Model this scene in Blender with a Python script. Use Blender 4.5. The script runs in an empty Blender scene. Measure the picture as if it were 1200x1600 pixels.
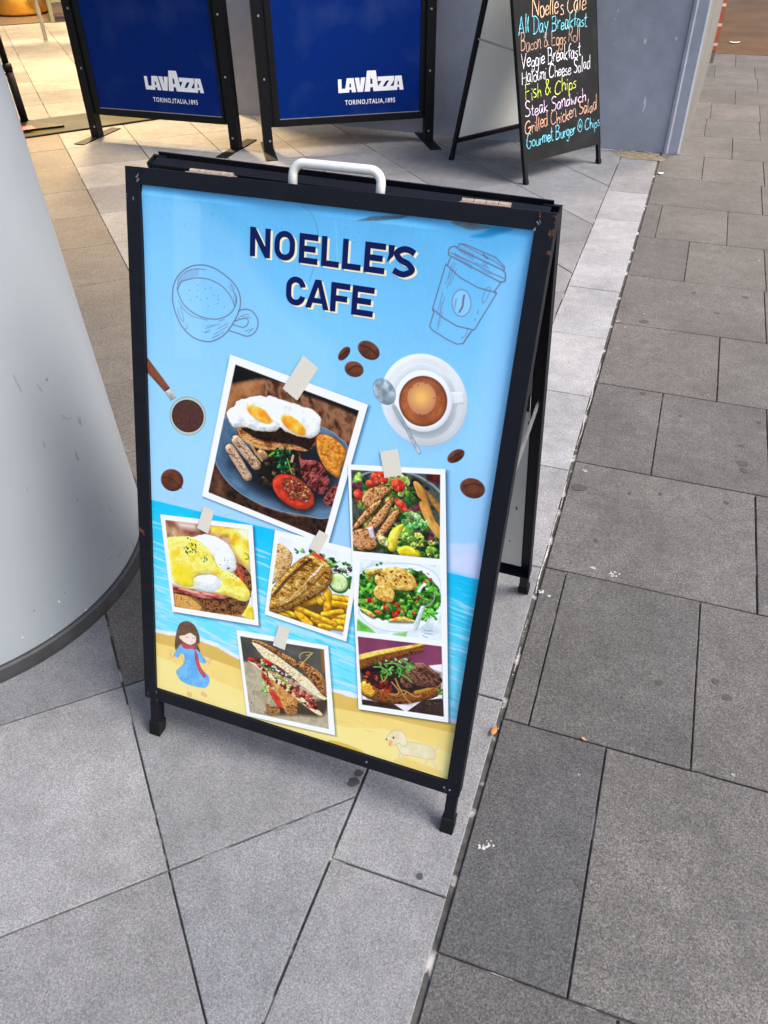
import bpy, bmesh, math, random
import numpy as np
from mathutils import Vector, Matrix
random.seed(7)
rad = math.radians
scn = bpy.context.scene
COL = scn.collection

# ------------------------------------------------------------------ camera
CAM = [[0.111143, -0.549257, 1.422899], [0.943168, 0.3322, -0.008759], [-0.204789, 0.601782, 0.771959], [0.261716, -0.726293, 0.635612]]
cam_d = bpy.data.cameras.new('camera'); cam = bpy.data.objects.new('camera', cam_d); COL.objects.link(cam)
cam_d.sensor_fit = 'VERTICAL'; cam_d.sensor_height = 24.0; cam_d.lens = 24.0*0.76781
cam_d.clip_start = 0.02; cam_d.clip_end = 500
cam.matrix_world = Matrix(((CAM[1][0],CAM[2][0],CAM[3][0],CAM[0][0]),(CAM[1][1],CAM[2][1],CAM[3][1],CAM[0][1]),(CAM[1][2],CAM[2][2],CAM[3][2],CAM[0][2]),(0,0,0,1)))
scn.camera = cam
# ------------------------------------------------------------------ light
W = bpy.data.worlds.new('World'); scn.world = W; W.use_nodes = True
wn = W.node_tree.nodes; wl = W.node_tree.links
sky = wn.new('ShaderNodeTexSky'); sky.sky_type = 'NISHITA'; sky.sun_disc = False
SUN_EL, SUN_ROT = rad(50), rad(91)
sky.sun_elevation = SUN_EL; sky.sun_rotation = SUN_ROT; sky.air_density = 1.0; sky.dust_density = 3.0; sky.ozone_density = 1.0
wn['Background'].inputs['Strength'].default_value = 0.10
wl.new(sky.outputs[0], wn['Background'].inputs['Color'])
sd = bpy.data.lights.new('sun', 'SUN'); sd.energy = 1.7; sd.angle = rad(30); sd.color = (1.0, 0.95, 0.88)
sun = bpy.data.objects.new('sun', sd); COL.objects.link(sun)
# nishita rotation is clockwise from +Y seen from above
sdir = Vector((math.sin(SUN_ROT)*math.cos(SUN_EL), math.cos(SUN_ROT)*math.cos(SUN_EL), math.sin(SUN_EL)))
sun.rotation_euler = (-sdir).to_track_quat('-Z', 'Y').to_euler()
scn.view_settings.view_transform = 'Standard'; scn.view_settings.look = 'None'
scn.view_settings.exposure = 1.45; scn.view_settings.gamma = 1.0
scn.view_settings.use_curve_mapping = False
try:
    scn.cycles.use_denoising = True
except Exception: pass

# ------------------------------------------------------------------ tuning
SOFX, SOFY = -1.35, 1.9
LAMP1, LAMP2, LAMP3, LAMP4 = 720, 420, 140, 230
STEP, PSTEP = .95, .75
PRINT_GAIN = .96
# ------------------------------------------------------------------ helpers
def lin(c):
    c = np.asarray(c, float)
    return np.where(c <= .04045, c/12.92, ((c+.055)/1.055)**2.4)
def L(r, g, b):
    v = lin(np.array([r, g, b])/255.0); return (float(v[0]), float(v[1]), float(v[2]))
def tag(o, label=None, cat=None, group=None, kind=None):
    if label: o['label'] = label
    if cat: o['category'] = cat
    if group: o['group'] = group
    if kind: o['kind'] = kind
    return o
def empty(name, loc, rz, label, cat, group=None):
    o = bpy.data.objects.new(name, None); COL.objects.link(o)
    o.location = loc; o.rotation_euler = (0, 0, rz); o.empty_display_size = .1
    return tag(o, label, cat, group)
def link(name, me, mats, parent=None, smooth=False):
    o = bpy.data.objects.new(name, me); COL.objects.link(o)
    for m in (mats if isinstance(mats, (list, tuple)) else [mats]): me.materials.append(m)
    if parent: o.parent = parent
    if smooth:
        for p in me.polygons: p.use_smooth = True
    return o
def from_bm(name, bm, mats, parent=None, smooth=False):
    bmesh.ops.recalc_face_normals(bm, faces=bm.faces)
    me = bpy.data.meshes.new(name); bm.to_mesh(me); bm.free()
    return link(name, me, mats, parent, smooth)
ID = lambda a, b, c: (a, b, c)
def box(bm, b, F=ID, bev=0.0, mi=0):
    """b = (a0,a1,b0,b1,c0,c1) in the frame F"""
    t = bmesh.new()
    v = [t.verts.new(F(b[i], b[2+j], b[4+k])) for i in (0,1) for j in (0,1) for k in (0,1)]
    for f in ((0,1,3,2),(4,6,7,5),(0,4,5,1),(2,3,7,6),(0,2,6,4),(1,5,7,3)): t.faces.new([v[i] for i in f])
    if bev: bmesh.ops.bevel(t, geom=list(t.edges), offset=bev, segments=2, affect='EDGES', profile=.6)
    me = bpy.data.meshes.new('t'); t.to_mesh(me); t.free()
    n0 = len(bm.faces); bm.from_mesh(me); bpy.data.meshes.remove(me)
    if mi:
        bm.faces.ensure_lookup_table()
        for f in bm.faces[n0:]: f.material_index = mi
def boxes(name, lst, mat, parent=None, F=ID, bev=0.0):
    bm = bmesh.new()
    for b in lst: box(bm, b, F, bev)
    return from_bm(name, bm, mat, parent)
def tube(bm, pts, r, seg=12, cap=True):
    pts = [Vector(p) for p in pts]; rings = []
    for i, p in enumerate(pts):
        d = (pts[min(i+1, len(pts)-1)]-pts[max(i-1, 0)]).normalized()
        a = d.cross(Vector((0, 0, 1)));
        if a.length < 1e-3: a = d.cross(Vector((0, 1, 0)))
        a.normalize(); b = d.cross(a); rr = r[i] if isinstance(r, (list, tuple)) else r
        rings.append([bm.verts.new(p+(a*math.cos(2*math.pi*k/seg)+b*math.sin(2*math.pi*k/seg))*rr) for k in range(seg)])
    for i in range(len(rings)-1):
        for k in range(seg): bm.faces.new((rings[i][k], rings[i][(k+1) % seg], rings[i+1][(k+1) % seg], rings[i+1][k]))
    if cap: bm.faces.new(rings[0][::-1]); bm.faces.new(rings[-1])
def lathe(bm, prof, seg=64, cx=0, cy=0):
    rings = [[bm.verts.new((cx+r*math.cos(2*math.pi*k/seg), cy+r*math.sin(2*math.pi*k/seg), z)) for k in range(seg)] for r, z in prof]
    for i in range(len(rings)-1):
        for k in range(seg): bm.faces.new((rings[i][k], rings[i][(k+1) % seg], rings[i+1][(k+1) % seg], rings[i+1][k]))
    return rings
def polys(bm, pl, F, w, mi=0):
    """flat polygons (list of point lists) on the plane frame F at height w"""
    for p in pl:
        f = bm.faces.new([bm.verts.new(F(a, b, w)) for a, b in p]); f.material_index = mi

# ------------------------------------------------------------------ materials
def mat(name, col, rough=.5, metal=0., noise=None, bump=None, spec=None, coat=0.):
    """noise = list of (scale, amount, detail) multiplying the colour; bump = (scale, strength, distance)"""
    m = bpy.data.materials.new(name); m.use_nodes = True
    nt = m.node_tree; N = nt.nodes; K = nt.links; b = N['Principled BSDF']
    b.inputs['Base Color'].default_value = (*col, 1); b.inputs['Roughness'].default_value = rough; b.inputs['Metallic'].default_value = metal
    if spec is not None: b.inputs['Specular IOR Level'].default_value = spec
    if coat: b.inputs['Coat Weight'].default_value = coat; b.inputs['Coat Roughness'].default_value = .15
    tc = N.new('ShaderNodeTexCoord')
    m['out'] = 0
    last = None
    if noise:
        rgb = N.new('ShaderNodeRGB'); rgb.outputs[0].default_value = (*col, 1); last = rgb.outputs[0]
        for sc, am, det in noise:
            n = N.new('ShaderNodeTexNoise'); n.inputs['Scale'].default_value = sc; n.inputs['Detail'].default_value = det
            K.new(tc.outputs['Object'], n.inputs['Vector'])
            r = N.new('ShaderNodeMapRange'); r.inputs[1].default_value = .3; r.inputs[2].default_value = .7
            r.inputs[3].default_value = 1-am; r.inputs[4].default_value = 1+am; K.new(n.outputs['Fac'], r.inputs[0])
            x = N.new('ShaderNodeMix'); x.data_type = 'RGBA'; x.blend_type = 'MULTIPLY'; x.inputs[0].default_value = 1
            K.new(last, x.inputs[6]); K.new(r.outputs[0], x.inputs[7]); last = x.outputs[2]
        K.new(last, b.inputs['Base Color'])
    if bump:
        n = N.new('ShaderNodeTexNoise'); n.inputs['Scale'].default_value = bump[0]; n.inputs['Detail'].default_value = 4
        K.new(tc.outputs['Object'], n.inputs['Vector'])
        bp = N.new('ShaderNodeBump'); bp.inputs['Strength'].default_value = bump[1]; bp.inputs['Distance'].default_value = bump[2]
        K.new(n.outputs['Fac'], bp.inputs['Height']); K.new(bp.outputs[0], b.inputs['Normal'])
    return m
def spots(m, col, scale, lo, hi, zmin=None, rough=None, stretch=None):
    """overlay noise-shaped patches (rust, scuffs, dirt) on a material"""
    nt = m.node_tree; N = nt.nodes; K = nt.links; b = N['Principled BSDF']
    tc = N.new('ShaderNodeTexCoord'); n = N.new('ShaderNodeTexNoise'); n.inputs['Scale'].default_value = scale; n.inputs['Detail'].default_value = 5
    v = tc.outputs['Object']
    if stretch:
        mp = N.new('ShaderNodeMapping'); mp.inputs['Scale'].default_value = stretch; K.new(v, mp.inputs['Vector']); v = mp.outputs[0]
    K.new(v, n.inputs['Vector'])
    r = N.new('ShaderNodeMapRange'); r.inputs[1].default_value = lo; r.inputs[2].default_value = hi; K.new(n.outputs['Fac'], r.inputs[0])
    x = N.new('ShaderNodeMix'); x.data_type = 'RGBA'; K.new(r.outputs[0], x.inputs[0])
    bc = b.inputs['Base Color']
    if bc.is_linked: K.new(bc.links[0].from_socket, x.inputs[6])
    else: x.inputs[6].default_value = bc.default_value
    x.inputs[7].default_value = (*col, 1); K.new(x.outputs[2], bc)
    return m
def paint_mat(name, rough=.4, coat=0., attr='Col'):
    """colour stored per vertex: a flat print"""
    m = bpy.data.materials.new(name); m.use_nodes = True; N = m.node_tree.nodes; b = N['Principled BSDF']
    a = N.new('ShaderNodeAttribute'); a.attribute_name = attr; m.node_tree.links.new(a.outputs['Color'], b.inputs['Base Color'])
    b.inputs['Roughness'].default_value = rough; b.inputs['Specular IOR Level'].default_value = .25
    return m
def stone(name, base, speck_lo, speck_hi, sc, rough=.75, blotch=.16, bumpd=.0016, cell=.3):
    """granite: fine crystals + broad blotches + per-slab tone from the mesh attribute"""
    m = bpy.data.materials.new(name); m.use_nodes = True; nt = m.node_tree; N = nt.nodes; K = nt.links; b = N['Principled BSDF']
    tc = N.new('ShaderNodeTexCoord')
    def nz(s, d, rgh=.6):
        n = N.new('ShaderNodeTexNoise'); n.inputs['Scale'].default_value = s; n.inputs['Detail'].default_value = d; n.inputs['Roughness'].default_value = rgh
        K.new(tc.outputs['Object'], n.inputs['Vector']); return n.outputs['Fac']
    def mr(x, a, bb, c, d):
        r = N.new('ShaderNodeMapRange'); K.new(x, r.inputs[0])
        for i, v in enumerate((a, bb, c, d)): r.inputs[i+1].default_value = v
        return r.outputs[0]
    def mul(x, y):
        q = N.new('ShaderNodeMath'); q.operation = 'MULTIPLY'; K.new(x, q.inputs[0]); K.new(y, q.inputs[1]); return q.outputs[0]
    fine = nz(sc, 3, .7); vo = N.new('ShaderNodeTexVoronoi'); vo.inputs['Scale'].default_value = sc*1.2; K.new(tc.outputs['Object'], vo.inputs['Vector'])
    f = mr(fine, .3, .7, speck_lo, speck_hi)
    sep = N.new('ShaderNodeSeparateColor'); K.new(vo.outputs['Color'], sep.inputs[0])
    f = mul(f, mr(sep.outputs[0], 0, 1, 1-cell, 1+cell))
    f = mul(f, mr(nz(3.1, 6), .3, .7, 1-blotch, 1+blotch)); f = mul(f, mr(nz(1.1, 8, .7), .52, .70, 1, 1-blotch)); f = mul(f, mr(nz(19, 5), .3, .7, 1-blotch*.7, 1+blotch*.7))
    at = N.new('ShaderNodeAttribute'); at.attribute_name = 'tone'
    x = N.new('ShaderNodeMix'); x.data_type = 'RGBA'; x.blend_type = 'MULTIPLY'; x.inputs[0].default_value = 1
    K.new(at.outputs['Color'], x.inputs[6]); K.new(f, x.inputs[7])
    y = N.new('ShaderNodeMix'); y.data_type = 'RGBA'; y.blend_type = 'MULTIPLY'; y.inputs[0].default_value = 1
    K.new(x.outputs[2], y.inputs[6]); y.inputs[7].default_value = (*base, 1); K.new(y.outputs[2], b.inputs['Base Color'])
    b.inputs['Roughness'].default_value = rough
    bp = N.new('ShaderNodeBump'); bp.inputs['Strength'].default_value = .8; bp.inputs['Distance'].default_value = bumpd
    K.new(nz(sc*.45, 4, .65), bp.inputs['Height']); K.new(bp.outputs[0], b.inputs['Normal'])
    return m

M = {}
M['black'] = spots(spots(mat('black_powdercoat', (.0040, .0046, .0085), .5, spec=.22, noise=[(40, .25, 4)], bump=(300, .15, .0006)), (.16, .045, .012), 21, .715, .74), (.11, .11, .12), 60, .74, .80, stretch=(1, 1, 6))
M['black2'] = spots(mat('black_frame_paint', (.0035, .0035, .0050), .5, spec=.2, noise=[(30, .2, 3)], bump=(250, .1, .0005)), (.10, .10, .10), 55, .735, .80, stretch=(1, 1, 5))
M['rubber'] = mat('black_rubber', (.006, .006, .007), .8, spec=.2, noise=[(60, .3, 3)], bump=(200, .3, .0008))
M['alu'] = mat('satin_aluminium', (.72, .70, .65), .5, .25, noise=[(90, .08, 4)])
M['hinge'] = mat('dull_copper_hinge', (.52, .40, .31), .45, .6, noise=[(120, .25, 4)])
M['steel'] = mat('bare_steel', (.42, .42, .42), .4, .8, noise=[(70, .2, 4)])
M['print'] = paint_mat('printed_poster_film', .38)
M['photo'] = paint_mat('printed_photo_film', .36)
M['navy'] = mat('navy_print', L(2, 18, 80), .45, spec=.2)
M['cream'] = mat('cream_print', L(250, 236, 196), .38)
# ------------------------------------------------------------------ ground
def clip(poly, a, b, c):
    """keep a*x+b*y<=c"""
    out = []
    for i in range(len(poly)):
        p, q = poly[i], poly[(i+1) % len(poly)]; dp, dq = a*p[0]+b*p[1]-c, a*q[0]+b*q[1]-c
        if dp <= 0: out.append(p)
        if (dp < 0 < dq) or (dq < 0 < dp):
            t = dp/(dp-dq); out.append((p[0]+t*(q[0]-p[0]), p[1]+t*(q[1]-p[1])))
    return out
def area(p): return .5*sum(p[i][0]*p[(i+1) % len(p)][1]-p[(i+1) % len(p)][0]*p[i][1] for i in range(len(p)))
def inset(poly, d):
    if area(poly) < 0: poly = poly[::-1]
    q = poly
    for i in range(len(poly)):
        p, r = poly[i], poly[(i+1) % len(poly)]; ex, ey = r[0]-p[0], r[1]-p[1]; l = math.hypot(ex, ey)
        if l < 1e-6: continue
        nx, ny = ey/l, -ex/l; q = clip(q, nx, ny, nx*p[0]+ny*p[1]-d)
        if len(q) < 3: return []
    return q
def slabs(name, lst, m, gap=.0035, z=0.0, depth=.008):
    """lst = [(polygon, tone rgb)]; every slab a chamfered block, all one paving mesh"""
    V, Fc, tone = [], [], []
    for poly, t in lst:
        if len(poly) < 3 or abs(area(poly)) < 4e-4: continue
        a = inset(poly, gap*random.uniform(.6, 1.25)); b = inset(a, .0016) if a else []
        if not b or len(a) != len(b): 
            if not a: continue
            b = a
        dz = random.uniform(-.0006, .0006); n = len(a); o = len(V)
        V += [(x, y, z-depth) for x, y in a]+[(x, y, z-.0016+dz) for x, y in a]+[(x, y, z+dz) for x, y in b]
        tone += [t]*(3*n)
        Fc.append([o+2*n+i for i in range(n)])
        for i in range(n):
            j = (i+1) % n; Fc.append([o+i, o+j, o+n+j, o+n+i]); Fc.append([o+n+i, o+n+j, o+2*n+j, o+2*n+i])
    me = bpy.data.meshes.new(name); me.from_pydata(V, [], Fc); 
    at = me.color_attributes.new('tone', 'FLOAT_COLOR', 'POINT')
    at.data.foreach_set('color', np.c_[np.array(tone), np.ones(len(tone))].astype(np.float32).ravel())
    me.update()
    return tag(link(name, me, m), kind='structure')
def rt(lo, hi, warm=0.):
    k = random.uniform(lo, hi); w = random.uniform(-.02, .02)+warm
    return (k*(1+w), k, k*(1-w))
M['grout'] = mat('grey_grout', (.05, .048, .046), .9, noise=[(9, .35, 5), (60, .5, 4)], bump=(90, .6, .002))
spots(M['grout'], (.34, .33, .31), 14, .56, .62)
M['light_stone'] = stone('light_granite', (.166, .168, .177), .60, 1.38, 330, .8, blotch=.18, cell=.24)
M['dark_stone'] = stone('dark_basalt', (.077, .0735, .071), .40, 1.62, 300, .7, blotch=.24, cell=.46)
M['band_stone'] = stone('brown_grey_granite', (.104, .095, .086), .5, 1.5, 230, .8)
bm = bmesh.new(); bmesh.ops.create_grid(bm, x_segments=1, y_segments=1, size=150); bmesh.ops.translate(bm, verts=bm.verts, vec=(0, 0, -.006))
tag(from_bm('ground', bm, M['grout']), kind='structure')
# dark pavement: rows of 0.5 m running along x, joints staggered
jx = {-5:[.22,.55],-4:[.05,.39],-3:[.22,.55],-2:[.10,.45],-1:[.30,.75],0:[.219,.62],1:[.056,.387,.72],2:[.52,.85],3:[.226,.56],4:[.402,.74],5:[.571],6:[.242,.58],7:[.079,.411,.74],8:[.582],9:[.258,.60],10:[.42,.75],11:[.24,.591],12:[.262,.60],13:[.427,.76],14:[.596],15:[.25,.58],16:[.42]}
lst = []
for k in range(-6, 17):
    xs = [0.0]+jx.get(k, [.3]); 
    while xs[-1] < 5: xs.append(xs[-1]+.332)
    for a, b in zip(xs, xs[1:]):
        y1 = .5*k+.5 if k < 16 else 8.62
        lst.append(([(a, .5*k), (b, .5*k), (b, y1), (a, y1)], rt(.84, 1.14, .012) if not (k == 0 and a == 0) else (.72, .74, .78)) if k != -1 else ([(a, .5*k), (b, .5*k), (b, y1), (a, y1)], (.78, .78, .79)) if not (k == 0 and a == .219) else ([(a, .5*k), (b, .5*k), (b, y1), (a, y1)], (1., 1., 1.)))  # front row toned down for the dimmer ambient light there; one slab is darker stone
dark = slabs('dark_pavement', lst, M['dark_stone'], .0019)
# arcade floor beyond the pavement
M['arcade'] = mat('brown_terrazzo', (.085, .050, .022), .7, spec=.2, noise=[(2.5, .25, 5), (160, .35, 3)])
boxes('arcade_floor', [(-.3, 6, 8.63, 16, -.02, .001)], M['arcade'])['kind'] = 'structure'
# border strip of light slabs along the boundary
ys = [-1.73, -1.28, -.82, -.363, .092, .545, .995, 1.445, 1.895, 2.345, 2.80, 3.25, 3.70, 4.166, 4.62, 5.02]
lst = [([(-.232, a), (-.009, a), (-.009, b), (-.232, b)], tuple(q*(1.5 if 1.4 < a < 3.3 else 1.3 if .9 < a < 3.8 else 1.0) for q in rt(.95, 1.08, .006))) for a, b in zip(ys, ys[1:])]  # tones raised midway: partly paler stone, partly brighter light put into the colour
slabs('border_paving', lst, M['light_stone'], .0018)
# diagonal light paving, dark band behind the column
la = lambda k: .096+.650*(k-1)     # y + 1.04 x = la
lb = lambda k: .44+.630*k          # y - .925 x = lb
lst, lst2 = [], []
for i in range(-8, 22):
    for j in range(-6, 34):
        p = [(-9, -3), (-.2335, -3), (-.2335, 12), (-9, 12)]
        for (a, b, c) in ((1.04, 1, la(i+1)), (-1.04, -1, -la(i)), (-.925, 1, lb(j+1)), (.925, -1, -lb(j))):
            p = clip(p, a, b, c)
            if len(p) < 3: break
        if len(p) < 3: continue
        if i == 0 and 1 <= j <= 11: lst2.append((p, rt(.9, 1.12, .02)))
        else: lst.append((p, rt(.82, 1.12, .004)))
slabs('light_paving', lst, M['light_stone'], .0022)
slabs('band_paving', lst2, M['band_stone'], .0022)
# mortar smear and white paint residue along the joint
bm = bmesh.new()
rs = random.Random(3); prev = None
for i in range(1650):
    y = -1.6+i*.004; k = math.sin(y*7.3)+.7*math.sin(y*19.1+1)+.5*math.sin(y*47+2)+rs.uniform(-.5, .5)
    env = 1.0 if .45 < y < 2.25 else -.9 if not (-.6 < y < -.25) else .0
    wd_ = max(0, (k*.6+env)*.0021); xr = -.0045+.0018*math.sin(y*31); cur = None
    if wd_ > .0012: cur = (bm.verts.new((xr-wd_, y, .0011)), bm.verts.new((xr, y, .0011)))
    if cur and prev: bm.faces.new((prev[0], prev[1], cur[1], cur[0]))
    prev = cur
y = 9
while y < 5:
    h = rs.uniform(.008, .045); white = (0.35 < y < 2.3 and rs.random() < .55) or rs.random() < .05
    if white:
        wdt = rs.uniform(.002, .0065); x = -.0065+rs.uniform(-.0035, .002); n = 12
        vs = [bm.verts.new((x+(rs.uniform(.4, 1)*wdt/2 if s else -rs.uniform(.4, 1)*wdt/2), y+h*(i/n if s else 1-i/n), .0012)) for s in (1, 0) for i in range(n)]
        bm.faces.new(vs)
    y += h*rs.uniform(.8, 1.6)
M['residue'] = mat('white_residue', (.34, .33, .315), .9, noise=[(160, .7, 4), (30, .4, 3)])
tag(from_bm('paint_residue', bm, M['residue']), kind='structure')
# worn gum and stains set into the slabs
def blob(bm, x, y, rx, ry, rot, z, mi, rs, n=18, jag=.22):
    vs = []
    ph = [rs.uniform(0, 6.28) for _ in range(4)]
    for i in range(n):
        a = 2*math.pi*i/n; k = 1+jag*(math.sin(2*a+ph[0])*.5+math.sin(3*a+ph[1])*.35+math.sin(5*a+ph[2])*.3)
        u, v = rx*k*math.cos(a), ry*k*math.sin(a); vs.append(bm.verts.new((x+u*math.cos(rot)-v*math.sin(rot), y+u*math.sin(rot)+v*math.cos(rot), z)))
    f = bm.faces.new(vs); f.material_index = mi
M['gum'] = mat('dark_gum', (.050, .045, .044), .8, noise=[(150, .3, 4)])
M['pale'] = mat('pale_dropping', (.40, .40, .385), .9, noise=[(150, .3, 4)])
bm = bmesh.new(); rs = random.Random(5)
for (x, y), r in zip([(0.113,2.542),(0.033,1.368),(0.485,1.650),(0.489,1.613),(0.483,1.747),(0.161,1.975),(0.310,0.707),(0.429,0.751),(0.454,0.713),(0.536,1.909),(0.288,2.888),(0.496,2.910),(0.386,2.712),(0.291,1.867),(0.176,1.388),(0.261,1.414),(0.442,1.434),(0.111,1.146),(0.209,0.196),(-0.249,0.251),(-0.246,0.274),(-0.066,0.113)], (.017, .018, .016, .012, .009, .012, .011, .009, .011, .008, .011, .016, .012, .008, .006, .006, .008, .007, .008, .013, .010, .006)):
    blob(bm, x, y, r*rs.uniform(.8, 1.1), r*rs.uniform(.7, 1.2), rs.uniform(0, 3), .0013, 0, rs)
for (x, y), r in zip([(0.037,1.457),(0.119,1.034),(0.170,1.022),(0.173,1.035),(0.005,0.904),(0.026,0.894),(0.015,2.515),(0.106,2.613),(0.045,2.471),(0.374,2.038),(0.026,0.205),(0.040,0.213),(0.555,3.345),(0.110,2.934),(0.469,0.517),(0.174,0.414)], (.008, .010, .013, .009, .012, .009, .012, .006, .006, .005, .011, .010, .008, .006, .004, .004)):
    for q in range(7):
        k = r*rs.uniform(.10, .42); blob(bm, x+rs.gauss(0, r*.42), y+rs.gauss(0, r*.35), k, k*rs.uniform(.3, .9), rs.uniform(0, 3), .0014+q*1e-5, 1, rs, 14, .6)
for i in range(46):
    x = rs.uniform(-.62, .09); blob(bm, x, 4.992+.016*rs.random()-(.012 if x < -.3 else 0), rs.uniform(.006, .03), rs.uniform(.003, .008), rs.uniform(-.1, .1), .0013+i*1e-5, rs.choice((0, 0, 1)), rs, 12, .5)
from_bm('pavement_stain', bm, [M['gum'], M['pale']])['kind'] = 'structure'
# rusty water stain at the foot of the pier
M['ochre'] = mat('ochre_stain', (.17, .135, .085), .85, noise=[(30, .5, 5)])

# ------------------------------------------------------------------ column
M['col'] = spots(mat('pale_grey_column_paint', (.265, .290, .312), .36, noise=[(1.5, .03, 5), (9, .02, 4)], bump=(2.0, .04, .008)), (.12, .12, .13), 34, .735, .80, stretch=(1, 1, 3)); spots(M['col'], (.16, .165, .17), 55, .70, .76, stretch=(1, 1, .25)); spots(M['col'], (.6, .6, .6), 75, .76, .80)
M['skirt'] = mat('dark_skirting', (.032, .032, .034), .6, noise=[(25, .3, 5)], bump=(60, .3, .001))
root = empty('column', (-1.5236, .5302, 0), 0, 'round pale grey painted column with dark skirting left of the blue menu board', 'column')
bm = bmesh.new(); lathe(bm, [(.515-.04*z, z) for z in (.002, .3, .8, 1.5, 2.2, 3.0, 4.6)], 128)
from_bm('shaft', bm, M['col'], root, True)
M['scratch'] = mat('dark_scratch', (.19, .19, .195), .7); M['chip'] = mat('pale_paint_chip', (.62, .62, .58), .7)
bm = bmesh.new()
for P_, w_, mi in (([(0.0223,0.6087),(0.0343,0.5874)], .0014, 0), ([(0.0950,0.5135),(0.1163,0.4955),(0.1519,0.4878)], .0016, 0), ([(-0.0762,0.6562),(-0.0655,0.6146)], .0012, 0), ([(0.1290,0.1572),(0.1303,0.1167)], .0012, 0), ([(0.4411,0.0735),(0.4113,0.0503)], .003, 0), ([(0.0607,0.1034),(0.0914,0.1044)], .003, 0), ([(0.1365,0.0794),(0.1970,0.0801)], .0025, 0), ([(0.2895,0.0666),(0.2935,0.0356)], .003, 0), ([(-0.3813,0.1357),(-0.3786,0.1306)], .005, 0), ([(-0.2688,0.1139),(-0.2612,0.1148)], .007, 1), ([(-0.1620,0.0427),(-0.1584,0.0366)], .004, 1), ([(-0.4692,0.0841),(-0.4656,0.0806)], .003, 1), ([(-0.3566,0.0440),(-0.3526,0.0401)], .003, 1), ([(-0.2263,0.1286),(-0.2230,0.1231)], .003, 0), ([(-0.2076,0.4263),(-0.2077,0.4096)], .0012, 0), ([(0.1388,0.2844),(0.1277,0.2306)], .0008, 0)):
    for (t0, z0_), (t1, z1_) in zip(P_, P_[1:]):
        vs = []
        for t, z, k in ((t0, z0_, -1), (t1, z1_, -1), (t1, z1_, 1), (t0, z0_, 1)):
            dt, dz = (t1-t0)*.5, z1_-z0_; l = math.hypot(dt, dz) or 1; t2, z2 = t-dz/l*w_/2*k/.5, z+dt/l*w_/2*k; r2 = .5156-.04*z2; vs.append(bm.verts.new((r2*math.cos(t2), r2*math.sin(t2), z2)))
        bm.faces.new(vs).material_index = mi
from_bm('scuff_mark', bm, [M['scratch'], M['chip']], root)
bm = bmesh.new(); lathe(bm, [(.530, .0), (.530, .010), (.5265, .034), (.521, .0375), (.514, .0375)], 128)
from_bm('skirting', bm, M['skirt'], root, False)

# ------------------------------------------------------------------ pier, brick corner, soffit, cafe back wall
M['wall'] = mat('blue_grey_wall_paint', (.268, .283, .335), .55, noise=[(1.8, .10, 6), (12, .07, 5)], bump=(14, .35, .006))
spots(M['wall'], (.52, .54, .58), 26, .70, .74, stretch=(1, 1, .35))
M['side'] = mat('beige_grey_render', (.125, .12, .107), .8, noise=[(3, .12, 6)], bump=(30, .3, .004))
root = empty('wall_pier', (-1.45, 5.05, 0), 0, 'blue-grey painted wall behind the barriers and chalkboard, with a beige side face', 'wall')
bm = bmesh.new()
P = [(-1.62, 0.07), (-.08, -.06), (1.47, -.045), (1.545, -.035), (1.55, -.02)]
def wallpoly(bm, prof, z0, z1, mi=0):
    for (a, b), (c, d) in zip(prof, prof[1:]):
        n = 6
        for i in range(n):
            za, zb = z0+(z1-z0)*i/n, z0+(z1-z0)*(i+1)/n
            f = bm.faces.new([bm.verts.new(q) for q in ((a, b, za), (c, d, za), (c, d, zb), (a, b, zb))]); f.material_index = mi
wallpoly(bm, [(-1.62, 3.0), (-1.62, .07), (-.08, -.058), (1.455, -.045)], -.004, 3.02)
from_bm('painted_face', bm, M['wall'], root)
bm = bmesh.new(); wallpoly(bm, [(1.455, -.045), (1.462, -.053), (1.478, -.053), (1.488, -.040), (1.545, -.034), (1.556, -.022), (1.556, .03)], -.004, 3.02)
from_bm('corner_bead', bm, M['wall'], root)
bm = bmesh.new(); wallpoly(bm, [(1.556, .03), (1.60, 1.0), (1.645, 3.05)], -.004, 3.02)
from_bm('side_face', bm, M['side'], root)
M['brick'] = bpy.data.materials.new('red_brick'); M['brick'].use_nodes = True
nt = M['brick'].node_tree; bt = nt.nodes.new('ShaderNodeTexBrick'); tc = nt.nodes.new('ShaderNodeTexCoord'); mp = nt.nodes.new('ShaderNodeMapping')
sx = nt.nodes.new('ShaderNodeSeparateXYZ'); cx_ = nt.nodes.new('ShaderNodeCombineXYZ'); ad = nt.nodes.new('ShaderNodeMath'); nt.links.new(tc.outputs['Object'], sx.inputs[0]); nt.links.new(sx.outputs[0], ad.inputs[0]); nt.links.new(sx.outputs[1], ad.inputs[1]); nt.links.new(ad.outputs[0], cx_.inputs[0]); nt.links.new(sx.outputs[2], cx_.inputs[1]); nt.nodes.remove(mp); nt.links.new(cx_.outputs[0], bt.inputs[0])
bt.inputs['Color1'].default_value = (.33, .075, .045, 1); bt.inputs['Color2'].default_value = (.25, .07, .05, 1); bt.inputs['Mortar'].default_value = (.50, .46, .41, 1)
bt.inputs['Scale'].default_value = 1; bt.inputs['Brick Width'].default_value = .34; bt.inputs['Row Height'].default_value = .15; bt.inputs['Mortar Size'].default_value = .012
nt.links.new(bt.outputs[0], nt.nodes['Principled BSDF'].inputs['Base Color']); nt.nodes['Principled BSDF'].inputs['Roughness'].default_value = .8
root = empty('brick_corner', (.1, 8.1, 0), 0, 'red brick shop corner with pale mortar beyond the grey wall', 'wall')
boxes('brickwork', [(-.5, .128, 0, 4, .10, 3.02)], M['brick'], root)
boxes('plinth', [(-.5, .124, .003, 4, -.004, .0995)], M['side'], root)
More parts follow.
